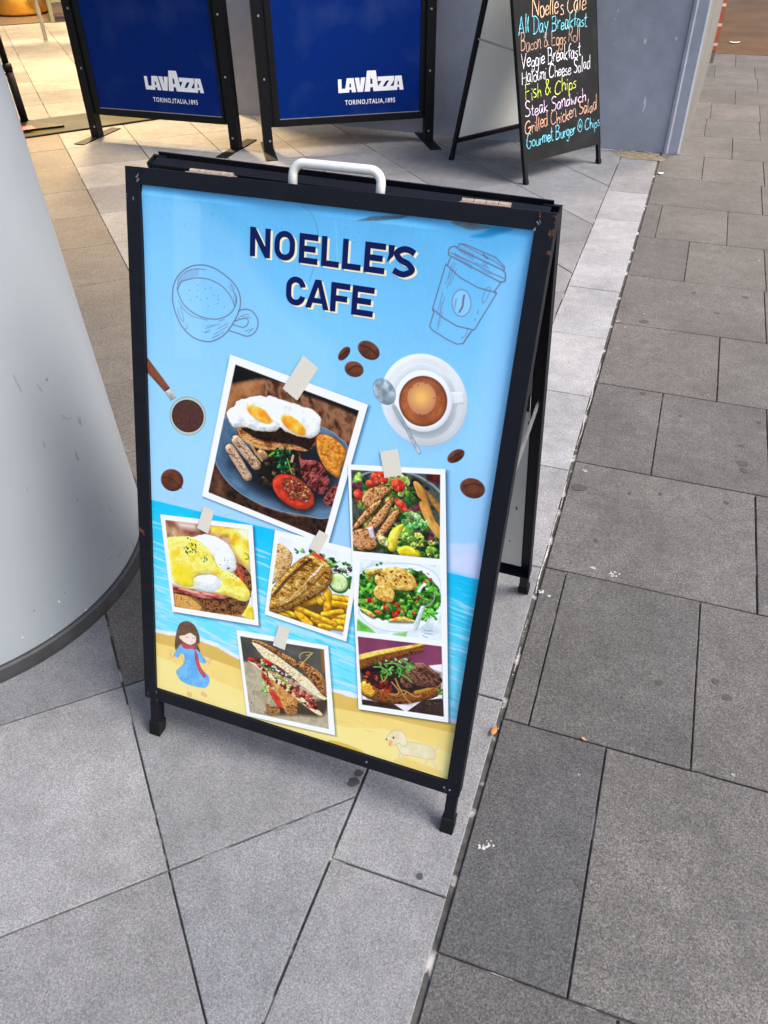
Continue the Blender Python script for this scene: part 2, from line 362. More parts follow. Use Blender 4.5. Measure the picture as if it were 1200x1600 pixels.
M['soffit'] = mat('grey_soffit', (.16, .15, .145), .8, noise=[(2, .1, 4)])
tag(boxes('building_soffit', [(-9.5, SOFX, SOFY, 16, 3.02, 3.3)], M['soffit']), 'grey soffit slab of the building carried by the round column over the cafe front', 'soffit')
M['inner'] = mat('cream_cafe_wall', (.5, .42, .3), .8, noise=[(1.5, .1, 4)])
tag(boxes('cafe_back_wall', [(-9.5, -3.1, 12, 12.2, -.004, 3.015)], M['inner']), 'cream back wall closing the warm lit cafe interior', 'wall')
# ochre stain sheet
bm = bmesh.new(); rs = random.Random(11)
(x, y), = [(-0.120,4.884)]
blob(bm, x, y+.02, .13, .10, .2, .0013, 0, rs, 26, .35)
from_bm('floor_stain', bm, M['ochre'])['kind'] = 'structure'
# ------------------------------------------------------------------ A-frame sign
SX, SY, SYAW, TI = -.3692, .2135, -.0133, .2914
cT, sT = math.cos(TI), math.sin(TI)
sign = empty('sandwich_board', (SX, SY, 0), SYAW, 'black steel A-frame menu board with blue beach poster NOELLE\'S CAFE in the foreground', 'menu board')
def F(u, v, w):          # mm on the poster plane -> sign space (m); w towards the reader
    s = (122.5+v)/1000; return ((u-311.4)/1000, s*sT-w/1000*cT, s*cT+w/1000*sT)
def B(u, v, w):          # the rear leaf: mirrored, slightly twisted
    x, y, z = F(u, v, w); return (x, .696-y-.055*x*(z/1.06), z)
def stile_frame(name, Fn, mat, parent, wmax=3.5):
    bm = bmesh.new()
    for b in ((-26.5, -.2, -27.5, 987, -5, wmax), (623.2, 650, -27.5, 987, -5, wmax), (-.2, 623.2, 962.3, 987, -5, wmax-.4), (-.2, 623.2, -28, -.5, -5, wmax-.4)): box(bm, b, Fn, .0008)
    # return flanges of the angle iron
    for b in ((-26.3, -23.4, -27.2, 986, -26, -5.2), (647, 649.8, -27.2, 986, -26, -5.2), (-23, 646.6, 983.6, 986.6, -26, -5.2), (-23, 646.6, -27.6, -24.8, -26, -5.2)): box(bm, b, Fn, .0006)
    return from_bm(name, bm, mat, parent)
ff = stile_frame('front_frame', F, M['black'], sign)
M['rust'] = mat('rust_patch', (.11, .034, .012), .9, noise=[(300, .5, 4)]); M['scuff'] = mat('bare_scuff', (.16, .17, .19), .6, noise=[(300, .5, 4)])
ff.data.materials.append(M['rust']); ff.data.materials.append(M['scuff'])
bm = bmesh.new(); bm.from_mesh(ff.data); rs = random.Random(4)
for P_, r_, mi_ in (([(648.6,979.4),(647.3,962.3),(647.5,956.6),(646.6,936.6),(626.7,981.2)], 4.2, 1), ([(627.6,970.7),(628.7,974.9),(623.5,964.6),(-4.6,974),(-2.6,967.7),(-23.7,944.1),(-13.1,940.4),(1.8,-5.1)], 2.6, 2), ([(-17,-16.3),(2.8,-25.8),(623.2,-17.1)], 3, 1)):
    for (u, v) in P_:
        for q in range(5):
            k = r_*rs.uniform(.2, .6); cu, cv_ = u+rs.gauss(0, r_*.35), v+rs.gauss(0, r_*.6); ph = rs.uniform(0, 6)
            f_ = bm.faces.new([bm.verts.new(F(cu+k*(1+.4*math.sin(3*a+ph))*math.cos(a)*.7, cv_+k*(1+.4*math.sin(2*a+ph))*math.sin(a), 3.75+.01*q)) for a in np.linspace(0, 6.1, 12)]); f_.material_index = mi_
bm.to_mesh(ff.data); bm.free()
for u0 in (-17.5, 626.0):
    o = boxes('leg', [(u0, u0+20.5, -116, -28.2, -21, -.6)], M['black'], sign, F, .0012)
    bm = bmesh.new(); t = bmesh.new()
    a, b = u0-2.6, u0+23.1
    def foot(u, v, w):
        x, y, z = F(u, v, w); return (x, y, max(z, 0))
    box(bm, (a, b, -124.5, -88, -23.5, 1.6), foot, .0018); t.free()
    from_bm('rubber_foot', bm, M['rubber'], o)
# rear leaf
bm = bmesh.new()
for b in ((-26.5, 0, -27.5, 985, -5, 0), (623.2, 650, -27.5, 985, -5, 0), (0, 623.2, -28, 0, -5, 0),
          (-26.3, -23.4, -27.2, 985, -26, -5.2), (647, 649.8, -27.2, 985, -26, -5.2), (-23, 646.6, -27.6, -24.8, -26, -5.2)): box(bm, b, B, .0007)
# top channel: grey flange, dark slot, thin rim
box(bm, (-14, 636, 983, 986.5, -29.5, -9), B, .0008); box(bm, (-16, 638, 955, 990, -1.2, 1.2), B, .0006); box(bm, (-14, 636, 955, 982, -29.5, -27.5), B, .0005)
from_bm('rear_frame', bm, M['black'], sign)
for u0 in (-17.5, 626.0):
    o = boxes('leg', [(u0, u0+20.5, -116, -28.2, -21, -.6)], M['black'], sign, B, .0012)
    def footb(u, v, w):
        x, y, z = B(u, v, w); return (x, y, max(z, 0))
    boxes('rubber_foot', [(u0-2.6, u0+23.1, -124.5, -88, -23.5, 1.6)], M['rubber'], o, footb, .0018)
M['corr'] = spots(mat('white_corrugated_plastic', (.62, .60, .56), .5, noise=[(6, .06, 4)]), (.03, .03, .03), 70, .66, .69, stretch=(1, 1, .12))
boxes('rear_panel', [(-2, 625, -4, 560, -9, -6.2)], M['corr'], sign, B)
M['gpanel'] = mat('grey_panel_back', (.20, .20, .20), .6, noise=[(8, .15, 4)])
boxes('rear_panel', [(-2, 625, 600, 954, -9, -6.2)], M['gpanel'], sign, B)
boxes('rear_rail', [(0, 623, 561, 599, -12, -5.5)], M['black'], sign, B, .001)
boxes('backing_board', [(-20, 643.5, -22, 981, -9.5, -6)], M['gpanel'], sign, F)
# steel stay between the leaves
bm = bmesh.new()
a, b = Vector(F(640, 560, -18)), Vector(B(640, 600, -18))
d = (b-a).normalized(); n = Vector((1, 0, 0)); up = d.cross(n)
for s0 in ((a, b),):
    vs = [bm.verts.new(p+n*i*.0015+up*j*.008) for p in s0 for i in (-1, 1) for j in (-1, 1)]
    for f in ((0, 1, 3, 2), (4, 6, 7, 5), (0, 4, 5, 1), (2, 3, 7, 6), (0, 2, 6, 4), (1, 5, 7, 3)): bm.faces.new([vs[i] for i in f])
from_bm('stay', bm, M['steel'], sign)
# carrying handle
bm = bmesh.new(); pts = []
h0, h1, hv0, hv1, rr = 257, 395, 976, 1016, 17
path = [(h0, hv0)]
for i in range(9):
    t = math.pi-math.pi/2*i/8; path.append((h0+rr+rr*math.cos(t), hv1-rr+rr*math.sin(t)))
for i in range(9):
    t = math.pi/2-math.pi/2*i/8; path.append((h1-rr+rr*math.cos(t), hv1-rr+rr*math.sin(t)))
path.append((h1, hv0))
tube(bm, [F(u, v, -8.5) for u, v in path], .0068, 14)
from_bm('handle', bm, M['alu'], sign, True)
for u0, u1 in ((72, 147), (511, 582)):
    bm = bmesh.new(); n = 4
    for i in range(n):
        a, b = u0+(u1-u0)*i/n+.6, u0+(u1-u0)*(i+1)/n-.6
        tube(bm, [F(a, 988.6, -27-(i % 2)*.8), F(b, 988.6, -27-(i % 2)*.8)], .0042, 10)
    box(bm, (u0, u1, 986.9, 988.2, -40, -12), F, .0003)
    from_bm('hinge', bm, M['hinge'], sign)
for u, v in ((620, -14), (631, -16), (466, -13)):
    bm = bmesh.new(); tube(bm, [F(u, v, 2.5), F(u, v, 4.2)], .0019, 10); from_bm('rivet', bm, M['steel'], sign)

# ------------------------------------------------------------------ chalkboard A-frame
KX, KY, KYAW, KT, KZ = -.6851, 4.1112, 1.00697, .2450, 111.
chalk = empty('sandwich_board', (KX, KY, 0), KYAW, 'smaller black chalkboard A-frame with handwritten menu in pastel chalk standing before the grey wall', 'chalkboard')
ck, sk = math.cos(KT), math.sin(KT)
def FC(u, v, w):
    s = (KZ+v)/1000; return (u/1000, s*sk-w/1000*ck, s*ck+w/1000*sk)
def BC(u, v, w):
    x, y, z = FC(u, v, w); return (x, .655-y, z)
M['board'] = mat('black_chalkboard', (.0055, .0055, .006), .6, spec=.2, noise=[(7, .3, 5), (60, .15, 4)]); spots(M['board'], (.015, .015, .016), 9, .5, .75)
M['white_back'] = mat('off_white_board_back', (.72, .72, .68), .45, noise=[(2.5, .10, 4)])
for nm, Fn in (('front_frame', FC), ('rear_frame', BC)):
    bm = bmesh.new()
    for b in ((0, 5, 0, 1010, -20, 2), (655, 660, 0, 1010, -20, 2), (5.1, 654.9, 1004, 1010, -20, 2), (5.1, 654.9, 0, 3.5, -20, 2)): box(bm, b, Fn, .0006)
    fo = from_bm(nm, bm, M['black2'], chalk)
    if nm == 'rear_frame':
        bm = bmesh.new()
        for b in ((5.1, 24, 3.6, 1003.8, -20, -.5), (636, 654.9, 3.6, 1003.8, -20, -.5), (24.1, 635.9, 3.6, 24, -20, -.5)): box(bm, b, Fn, .0006)
        from_bm('rear_stile', bm, M['black2'], chalk)
    for u0 in (2, 637):
        o = boxes('leg', [(u0, u0+21, -103, -.4, -20, 1)], M['black2'], chalk, Fn, .001)
        def ft(u, v, w, Fn=Fn):
            x, y, z = Fn(u, v, w); return (x, y, max(z, 0))
        boxes('rubber_foot', [(u0-2.5, u0+23.5, -113.5, -82, -22.5, 3.5)], M['rubber'], o, ft, .0015)
cb = boxes('chalk_panel', [(5.2, 654.8, 3.7, 1003.6, -6, .6)], M['board'], chalk, FC)
boxes('rear_panel', [(24.2, 635.8, 24.2, 1003.6, -5, -1.5)], M['white_back'], chalk, BC)
boxes('panel_back', [(5.4, 654.6, 3.9, 1003.4, -9, -6.3)], M['white_back'], chalk, FC)
bm = bmesh.new()
tube(bm, [FC(12, 560, -10), BC(12, 585, -10)], .006, 8)
from_bm('stay', bm, M['steel'], chalk)
M['bluehead'] = mat('blue_header', L(30, 95, 175), .5)
boxes('header_strip', [(5.4, 654.6, 792, 1003, .9, 2.0)], M['bluehead'], chalk, FC)
# handwriting: single stroke letters, x height .5, cap 1
GL = {
'N': (.62, ["0,0 .05,1", ".05,1 .1,.8 .42,.15 .5,0", ".5,0 .58,1.02"]), 'o': (.42, [".22,.5 .05,.4 .03,.15 .16,0 .32,.05 .38,.28 .25,.48 .2,.5"]),
'e': (.38, [".04,.24 .32,.3 .3,.46 .16,.5 .04,.3 .08,.04 .22,0 .36,.12"]), 'l': (.2, [".1,1.02 .06,.5 .08,0"]), "'": (.14, [".08,1.05 .03,.8"]),
's': (.32, [".28,.48 .12,.5 .06,.36 .25,.2 .22,.03 .02,.02"]), 'C': (.6, [".52,.86 .36,1 .12,.8 .03,.35 .15,.04 .36,0 .52,.14"]),
'a': (.42, [".32,.46 .14,.5 .03,.28 .08,.04 .22,.06 .33,.46", ".33,.46 .32,.15 .4,0"]), 'f': (.3, [".34,.96 .22,1 .14,.75 .13,0", ".02,.52 .3,.56"]),
'é': (.38, [".04,.24 .32,.3 .3,.46 .16,.5 .04,.3 .08,.04 .22,0 .36,.12", ".16,.66 .34,.8"]), 'A': (.58, ["0,0 .16,.6 .26,1.02 .36,.6 .5,0", ".08,.36 .46,.4"]),
'D': (.6, [".1,0 .1,1", "-.04,.98 .3,.98 .54,.65 .48,.25 .22,0 .02,.02"]), 'y': (.4, [".03,.5 .1,.18 .22,.15", ".36,.5 .26,.05 .12,-.34 .0,-.38"]),
'B': (.55, [".06,0 .08,1", ".0,.98 .3,1 .42,.8 .3,.58 .1,.53", ".1,.53 .4,.48 .46,.22 .3,.02 .02,0"]), 'r': (.3, [".04,.5 .06,0", ".06,.28 .16,.46 .3,.46"]),
'k': (.4, [".05,1 .06,0", ".34,.5 .08,.24 .38,0"]), 't': (.3, [".14,.86 .12,.1 .22,0 .3,.06", ".0,.56 .3,.58"]), 'c': (.35, [".32,.42 .18,.5 .04,.3 .1,.04 .24,0 .34,.1"]),
'n': (.4, [".04,.5 .05,0", ".05,.3 .18,.48 .3,.4 .32,0 .38,.0"]), '&': (.55, [".48,.02 .14,.66 .18,.92 .32,.88 .3,.66 .06,.3 .1,.04 .28,0 .46,.36"]),
'E': (.5, [".06,0 .06,1", ".06,.98 .46,1", ".06,.52 .38,.55", ".06,.02 .46,.02"]), 'g': (.4, [".32,.46 .14,.5 .04,.28 .12,.06 .3,.12 .34,.48", ".34,.48 .32,-.2 .16,-.38 .02,-.26"]),
'R': (.52, [".05,0 .07,1", ".0,.96 .3,1 .42,.78 .28,.54 .08,.5", ".2,.52 .46,0"]), 'V': (.52, ["0,1 .2,0", ".2,0 .32,.5 .46,1"]), 'i': (.18, [".08,.5 .08,0", ".07,.68 .14,.74"]),
'H': (.58, [".05,0 .06,1", ".48,0 .5,1", ".06,.48 .5,.54"]), 'u': (.42, [".04,.5 .06,.1 .18,0 .32,.14 .35,.5", ".35,.5 .38,0"]), 'm': (.58, [".04,.5 .05,0", ".05,.3 .17,.48 .26,.38 .27,0", ".27,.32 .4,.48 .5,.38 .52,0"]),
'h': (.4, [".05,1 .06,0", ".06,.3 .2,.48 .32,.38 .34,0"]), 'S': (.5, [".44,.9 .26,1 .08,.84 .14,.6 .38,.42 .42,.16 .24,0 .02,.08"]), 'd': (.42, [".33,.44 .14,.5 .03,.26 .1,.02 .24,.06 .34,.4", ".36,1 .36,.0"]),
'F': (.48, [".06,0 .07,1", ".04,.97 .46,1", ".07,.52 .36,.55"]), 'p': (.4, [".05,.5 .05,-.4", ".05,.36 .18,.5 .34,.36 .28,.08 .08,.06"]), 'w': (.52, [".02,.5 .12,.02 .24,.34 .36,.02 .5,.5"]),
'G': (.62, [".52,.86 .36,1 .12,.8 .03,.35 .15,.04 .36,0 .52,.2 .54,.44 .3,.42"]), 'b': (.4, [".05,1 .06,0", ".06,.36 .2,.5 .34,.34 .28,.04 .06,.06"]), '@': (.6, [".3,.9 .08,.7 .04,.3 .26,0 .5,.16 .54,.6 .36,.9 .26,.88", ".2,.62 .26,.3 .36,.5 .42,.28", ".36,.5 .36,.68"]),
' ': (.26, [])}
def smooth_line(p, n=6):
    if len(p) < 3: return p
    q = [p[0]]+p+[p[-1]]; out = []
    for i in range(1, len(q)-2):
        a, b, c, d = q[i-1:i+3]
        for k in range(n):
            t = k/n; out.append(tuple(.5*(2*b[m]+(c[m]-a[m])*t+(2*a[m]-5*b[m]+4*c[m]-d[m])*t*t+(3*b[m]-a[m]-3*c[m]+d[m])*t**3) for m in (0, 1)))
    return out+[p[-1]]
def ribbon(bm, pts, wd, Fn, h, rs=None):
    V = []
    for i, p in enumerate(pts):
        a, b = pts[max(i-1, 0)], pts[min(i+1, len(pts)-1)]; dx, dy = b[0]-a[0], b[1]-a[1]; l = math.hypot(dx, dy) or 1
        k = wd/2*(rs.uniform(.75, 1.15) if rs else 1)
        if i in (0, len(pts)-1): k *= .7
        V.append((bm.verts.new(Fn(p[0]-dy/l*k, p[1]+dx/l*k, h)), bm.verts.new(Fn(p[0]+dy/l*k, p[1]-dx/l*k, h))))
    for (a, b), (c, d) in zip(V, V[1:]): bm.faces.new((a, b, d, c))
def chalkline(text, st, en, cap, colname, seed, slant=.16):
    rs = random.Random(seed); bm = bmesh.new(); adv = sum(GL[c][0]*(1.02) for c in text); L_ = math.hypot(en[0]-st[0], en[1]-st[1])
    sx = L_/adv; x = 0; ex, ey = (en[0]-st[0])/L_, (en[1]-st[1])/L_; hh = .8
    for c in text:
        w, ss = GL[c]; jy = rs.uniform(-.09, .09)*cap; ky = rs.uniform(.85, 1.2)
        for s in ss:
            p = [tuple(float(v) for v in t.split(',')) for t in s.split()]
            p = [((a+rs.uniform(-.025, .025)), b+rs.uniform(-.025, .025)) for a, b in p]
            p = [((x+(a+slant*b*cap/sx*.6))*sx, b*cap*ky+jy) for a, b in p]
            p = smooth_line(p); p = [(st[0]+a*ex-b*ey, st[1]+a*ey+b*ex) for a, b in p]
            hh += .003; ribbon(bm, p, rs.uniform(3.9, 5.6), FC, hh, rs)
        x += w*1.02
    return from_bm('chalk_writing', bm, M[colname], cb)
for n_, c_ in (('c_or', (250, 205, 165)), ('c_cy', (120, 215, 235)), ('c_tan', (200, 160, 135)), ('c_wh', (240, 238, 245)), ('c_ye', (225, 240, 90)), ('c_pk', (245, 215, 245)), ('c_pe', (230, 175, 145))):
    M[n_] = mat('chalk_'+n_[2:], tuple(v*.85 for v in L(*c_)), .9, noise=[(400, .18, 3), (22, .3, 3)])
    spots(M[n_], (.02, .02, .022), 150, .55, .68)
for i, (tx, (a, b), cp, cn) in enumerate((
    ("Noelle's Café", [(137.9,700.4),(569.1,698.3)], 100, 'c_or'), ('All Day Breakfast', [(25.1,632.9),(573.1,626.8)], 84, 'c_cy'), ('Bacon & Eggs Roll', [(34.4,552.8),(512.1,558.7)], 80, 'c_tan'),
    ('Veggie Breakfast', [(30.9,474),(511.4,482)], 80, 'c_wh'), ('Halouni Cheese Salad', [(25,399.7),(589.9,408.9)], 78, 'c_wh'), ('Fish & Chips', [(40.7,316.3),(464.4,325.5)], 80, 'c_ye'),
    ('Steak Sandwich', [(33.3,232.9),(543.2,250.5)], 78, 'c_pk'), ('Grilled Chicken Salad', [(24.7,152.6),(636.6,189.3)], 80, 'c_pe'), ('Gourmet Burger @ Chips', [(28.2,77.1),(660.2,96.2)], 76, 'c_cy'))):
    chalkline(tx, a, b, cp*.86, cn, i)

# ------------------------------------------------------------------ barriers with blue panels
def text_mesh(txt, size, bold=.0):
    cu = bpy.data.curves.new('t', 'FONT'); cu.body = txt; cu.size = size; cu.offset = bold; cu.resolution_u = 3; cu.space_character = 1.18
    o = bpy.data.objects.new('t', cu); COL.objects.link(o); dg = bpy.context.evaluated_depsgraph_get(); dg.update()
    me = o.evaluated_get(dg).to_mesh(); V = [tuple(v.co) for v in me.vertices]; Fs = [tuple(p.vertices) for p in me.polygons]
    o.evaluated_get(dg).to_mesh_clear(); bpy.data.objects.remove(o); bpy.data.curves.remove(cu); return V, Fs
TXT = text_mesh('TORINO,ITALIA,1895', 1.0, .018)
def fit_text(bm, u0, u1, v0, v1, Fn, h):
    V, Fs = TXT; xs = [v[0] for v in V]; ys = [v[1] for v in V]; a, b = min(xs), max(xs); c, d = 0.0, .70
    vs = [bm.verts.new(Fn(u0+(x-a)/(b-a)*(u1-u0), v0+(y-c)/(d-c)*(v1-v0), h)) for x, y, z in V]
    for f in Fs:
        try: bm.faces.new([vs[i] for i in f])
        except ValueError: pass
LOGO = {  # blocky slab capitals in a unit cell; holes split into strips
'L': [[(0,0),(1,0),(1,.3),(.46,.3),(.46,1),(0,1)]], 'A': [[(0,0),(.38,0),(.41,.2),(.41,.2),(.44,1),(.2,1)], [(.62,0),(1,0),(.8,1),(.44,1),(.44,.62),(.55,.62),(.59,.2)], [(.41,.2),(.59,.2),(.575,.36),(.425,.36)]],
'V': [[(0,1),(.42,1),(.5,.42),(.58,1),(1,1),(.76,0),(.24,0)]], 'Z': [[(0,1),(0,.7),(.44,.7),(0,.28),(0,0),(1,0),(1,.3),(.56,.3),(1,.72),(1,1)]]}
M['navy_panel'] = mat('blue_barrier_vinyl', (.0004, .017, .140), .5, spec=.07, noise=[(1.2, .10, 4), (25, .05, 4)], bump=(2.2, .25, .02))
spots(M['navy_panel'], (.02, .045, .17), 3.5, .52, .85)
M['logo_white'] = mat('white_lettering', (.86, .86, .86), .5)
def barrier(loc, rz, label):
    root = empty('cafe_barrier', loc, rz, label, 'barrier', 'blue cafe barriers in front of the wall')
    def Fb(u, v, w): return (u/1000, -w/1000, .191+v/1000)
    for u0, u1 in ((-118, -58), (938, 998)):
        p = boxes('post', [(u0, u1, -188, 860, -62, -2)], M['black2'], root, Fb, .002)
        boxes('base_plate', [(u0-6, u1+8, -191, -184.5, -255, 185)], M['black2'], p, Fb, .002)
        for v in (-120, 230, 560):
            bm = bmesh.new(); tube(bm, [Fb((u0+u1)/2+(12 if u0 < 0 else -4), v, -2.2), Fb((u0+u1)/2+(12 if u0 < 0 else -4), v, .8)], .0065, 10)
            from_bm('bolt', bm, M['steel'], p)
    boxes('panel_frame', [(-57.5, -40, -44, 850, -50, -14), (-39.5, -1, -44, 850, -46, -8), (903, 920, -44, 850, -46, -8), (920.5, 937.5, -44, 850, -50, -14), (-.8, 902.8, -44, -2, -46, -6), (-.8, 902.8, 815, 850, -46, -6)], M['black2'], root, Fb, .0015)
    pn = boxes('banner', [(-.7, 902.7, 1.5, 814.5, -30, -12)], M['navy_panel'], root, Fb)
    boxes('banner_edge', [(-.7, 902.7, -1.9, 1.4, -30, -7)], M['steel'], root, Fb)
    bm = bmesh.new()
    x = 378; widths = (('L', 44, 76, 0), ('A', 66, 80, 0), ('V', 62, 80, 0), ('A', 84, 116, 0), ('Z', 52, 80, 0), ('Z', 52, 80, 0), ('A', 62, 80, 0))
    tot = sum(w for _, w, _, _ in widths); k = (796-378+6*7)/tot
    for i, (ch, w, h, d) in enumerate(widths):
        for p in LOGO[ch]: polys(bm, [[(x+a*w*k, 130+b*h) for a, b in p]], Fb, -11.0-(.01*i))
        x += w*k-7
    fit_text(bm, 418, 741, 61, 87, Fb, -11)
    from_bm('lettering', bm, M['logo_white'], pn)
    return root
barrier((-2.3007, 4.3036, 0), .5456, 'blue cafe barrier angled before the grey wall, beside the chalkboard')
barrier((-3.5898, 4.2346, 0), .0161, 'darker blue cafe barrier beside the door mat at the lit cafe entrance')

# ------------------------------------------------------------------ cafe entrance
M['mat'] = mat('olive_door_mat', (.055, .052, .018), .3, noise=[(5, .4, 5), (120, .35, 4)], bump=(250, .4, .002))
root = empty('door_mat', (-4.0, 4.3, 0), rad(51), 'olive brown door mat at the cafe entrance beside the blue barrier', 'door mat')
bm = bmesh.new(); box(bm, (-1.2, 1.0, -.03, .42, .001, .008), ID, .002); from_bm('mat_body', bm, M['mat'], root)
bm = bmesh.new(); box(bm, (-1.2, 1.0, -.05, -.031, .001, .010), ID, .002); from_bm('edge_strip', bm, M['rubber'], root)
root = empty('sign_stand', (-4.27, 4.27, .008), rad(20), 'black pole stand with flat triangular foot and red sticker on the door mat', 'pole stand')
bm = bmesh.new()
tri = [(.26, .02), (-.16, .20), (-.20, -.20)]
lo = [bm.verts.new((x, y, .001)) for x, y in tri]; mi_ = [bm.verts.new((x, y, .014)) for x, y in tri]; hi = [bm.verts.new((x*.22, y*.22, .05)) for x, y in tri]
bm.faces.new(lo[::-1]); bm.faces.new(hi)
for A_, B_ in ((lo, mi_), (mi_, hi)):
    for i in range(3): bm.faces.new((A_[i], A_[(i+1) % 3], B_[(i+1) % 3], B_[i]))
ft_ = from_bm('foot', bm, M['black2'], root)
M['red'] = mat('red_sticker', L(205, 45, 60), .5)
bm = bmesh.new(); bm.faces.new([bm.verts.new(v) for v in ((-.02, -.165, .0225), (.10, -.095, .0232), (.06, -.06, .034), (-.04, -.115, .034))]); from_bm('sticker', bm, M['red'], ft_)
bm = bmesh.new(); tube(bm, [(0, 0, .04), (-.02, .01, .36)], .026, 16); tube(bm, [(-.02, .01, .36), (-.028, .014, .40)], .031, 16); tube(bm, [(-.028, .014, .40), (-.10, .05, 1.5)], .022, 16)
from_bm('pole', bm, M['black2'], root, True)
bm = bmesh.new(); tube(bm, [(-.02, .01, .34), (-.11, -.05, .34)], .006, 8); tube(bm, [(-.11, -.05, .305), (-.11, -.05, .375)], .012, 8); from_bm('clamp_knob', bm, M['black2'], root)
# chair
M['chair'] = mat('grey_green_chair_paint', (.17, .18, .13), .5, noise=[(15, .1, 4)])
M['seat'] = mat('cream_seat_pad', (.6, .56, .45), .7, noise=[(40, .1, 4)])
root = empty('cafe_chair', (-7.25, 8.75, 0), rad(40), 'grey-green wooden chair with cream seat inside the lit cafe', 'chair')
for x in (-.19, .19):
    for y in (-.19, .19): boxes('leg', [(x-.022, x+.022, y-.022, y+.022, 0, .43 if y < 0 else .85)], M['chair'], root, ID, .004)
boxes('seat', [(-.22, .22, -.22, .165, .4305, .47)], M['seat'], root, ID, .01)
boxes('stretcher', [(-.167, .167, -.20, -.18, .20, .24), (-.167, .167, .18, .20, .20, .24)], M['chair'], root, ID, .003)
boxes('backrest', [(-.167, .167, .18, .205, .60, .83)], M['chair'], root, ID, .006)
# table with slim leg
root = empty('cafe_table', (-6.52, 7.38, 0), 0, 'small round cafe table on a slim pale steel leg inside the lit cafe', 'table')
bm = bmesh.new(); tube(bm, [(0, 0, .012), (-.02, 0, .72)], .02, 16); from_bm('leg', bm, M['steel'], root, True)
bm = bmesh.new(); r_ = lathe(bm, [(0.001, .721), (.33, .721), (.34, .735), (.33, .748), (0.001, .75)], 48); from_bm('tabletop', bm, M['seat'], root)
bm = bmesh.new(); lathe(bm, [(.035, .001), (.035, .006), (.022, .010), (.001, .0105)], 32); from_bm('base_plate', bm, M['steel'], root)
M['gold'] = mat('polished_gold', (.85, .50, .10), .22, .9, noise=[(4, .2, 4)])
root = empty('gold_drum_stool', (-8.1, 8.95, 0), 0, 'shiny golden round drum stool on the dark rug inside the lit cafe', 'stool')
bm = bmesh.new(); lathe(bm, [(.001, .012), (.30, .012), (.33, .05), (.27, .24), (.33, .43), (.30, .46), (.001, .465)], 48); from_bm('drum', bm, M['gold'], root, True)
M['rug'] = mat('dark_brown_rug', (.06, .04, .028), .7, noise=[(30, .3, 4)])
root = empty('floor_rug', (-8.0, 8.6, 0), rad(43), 'dark brown rug under the golden stool inside the lit cafe', 'rug')
bm = bmesh.new(); box(bm, (-1.3, 1.2, -.55, 1.6, .001, .009), ID, .002); from_bm('pile', bm, M['rug'], root)
# pendant lamps that throw the warm light
M['glow'] = bpy.data.materials.new('lamp_glow'); M['glow'].use_nodes = True
b_ = M['glow'].node_tree.nodes['Principled BSDF']; b_.inputs['Emission Color'].default_value = (1, .72, .38, 1); b_.inputs['Emission Strength'].default_value = 6
def added_wall_lamp(loc, energy, label):  # unseen lamp added to warm and brighten the far dark pavement
    root = empty('added_wall_lamp', (loc[0], loc[1], 2.75), 0, label, 'lamp')
    bm = bmesh.new(); lathe(bm, [(.02, .20), (.06, .19), (.16, .02), (.155, .02), (.055, .18), (.018, .19)], 32, .62); from_bm('lamp_shade', bm, M['gold'], root, True)
    bm = bmesh.new(); bmesh.ops.create_uvsphere(bm, u_segments=16, v_segments=10, radius=.05); bmesh.ops.translate(bm, verts=bm.verts, vec=(.62, 0, .07)); from_bm('bulb', bm, M['glow'], root, True)
    bm = bmesh.new(); tube(bm, [(0, 0, .10), (.05, 0, .24), (.55, 0, .25), (.62, 0, .20)], .012, 10); from_bm('bracket', bm, M['black2'], root)
    d = bpy.data.lights.new('lamp_light', 'SPOT'); d.energy = energy; d.color = (1, .74, .50); d.spot_size = rad(165); d.spot_blend = .6; d.shadow_soft_size = .2
    o = bpy.data.objects.new('lamp_light', d); COL.objects.link(o); o.parent = root; o.location = (.62, 0, -.01)
def pendant(loc, z, energy, label, spread, col=(1, .70, .36), aim=None):
    root = empty('pendant_lamp', (loc[0], loc[1], z), 0, label, 'lamp', 'warm pendant lamps under the soffit')
    bm = bmesh.new(); lathe(bm, [(.02, .20), (.06, .19), (.16, .02), (.155, .02), (.055, .18), (.018, .19)], 32); from_bm('lamp_shade', bm, M['gold'], root, True)
    bm = bmesh.new(); bmesh.ops.create_uvsphere(bm, u_segments=16, v_segments=10, radius=.05); bmesh.ops.translate(bm, verts=bm.verts, vec=(0, 0, .07)); from_bm('bulb', bm, M['glow'], root, True)
    bm = bmesh.new(); tube(bm, [(0, 0, .20), (0, 0, 3.02-z)], .005, 8); from_bm('cord', bm, M['black2'], root)
    d = bpy.data.lights.new('lamp_light', 'SPOT'); d.energy = energy; d.color = col; d.spot_size = rad(spread); d.spot_blend = .7; d.shadow_soft_size = .3
    o = bpy.data.objects.new('lamp_light', d); COL.objects.link(o); o.parent = root; o.location = (0, 0, -.01)
    if aim: o.rotation_euler = Vector(aim).to_track_quat('-Z', 'Y').to_euler(); d.spot_blend = 1
pendant((-4.9, 6.3), 2.72, LAMP1, 'gold pendant lamp over the cafe entrance floor', 150)
pendant((-4.3, 4.6), 2.72, LAMP4, 'gold pendant lamp over the door mat', 80, (1, .66, .30), (.6, -.85, -2.7))
pendant((-7.2, 8.4), 2.3, LAMP2, 'gold pendant lamp over the table and stool inside the cafe', 130)
added_wall_lamp((.15, 6.3), LAMP3, 'added unseen gold lamp on a bracket on the grey wall, warming the far pavement')
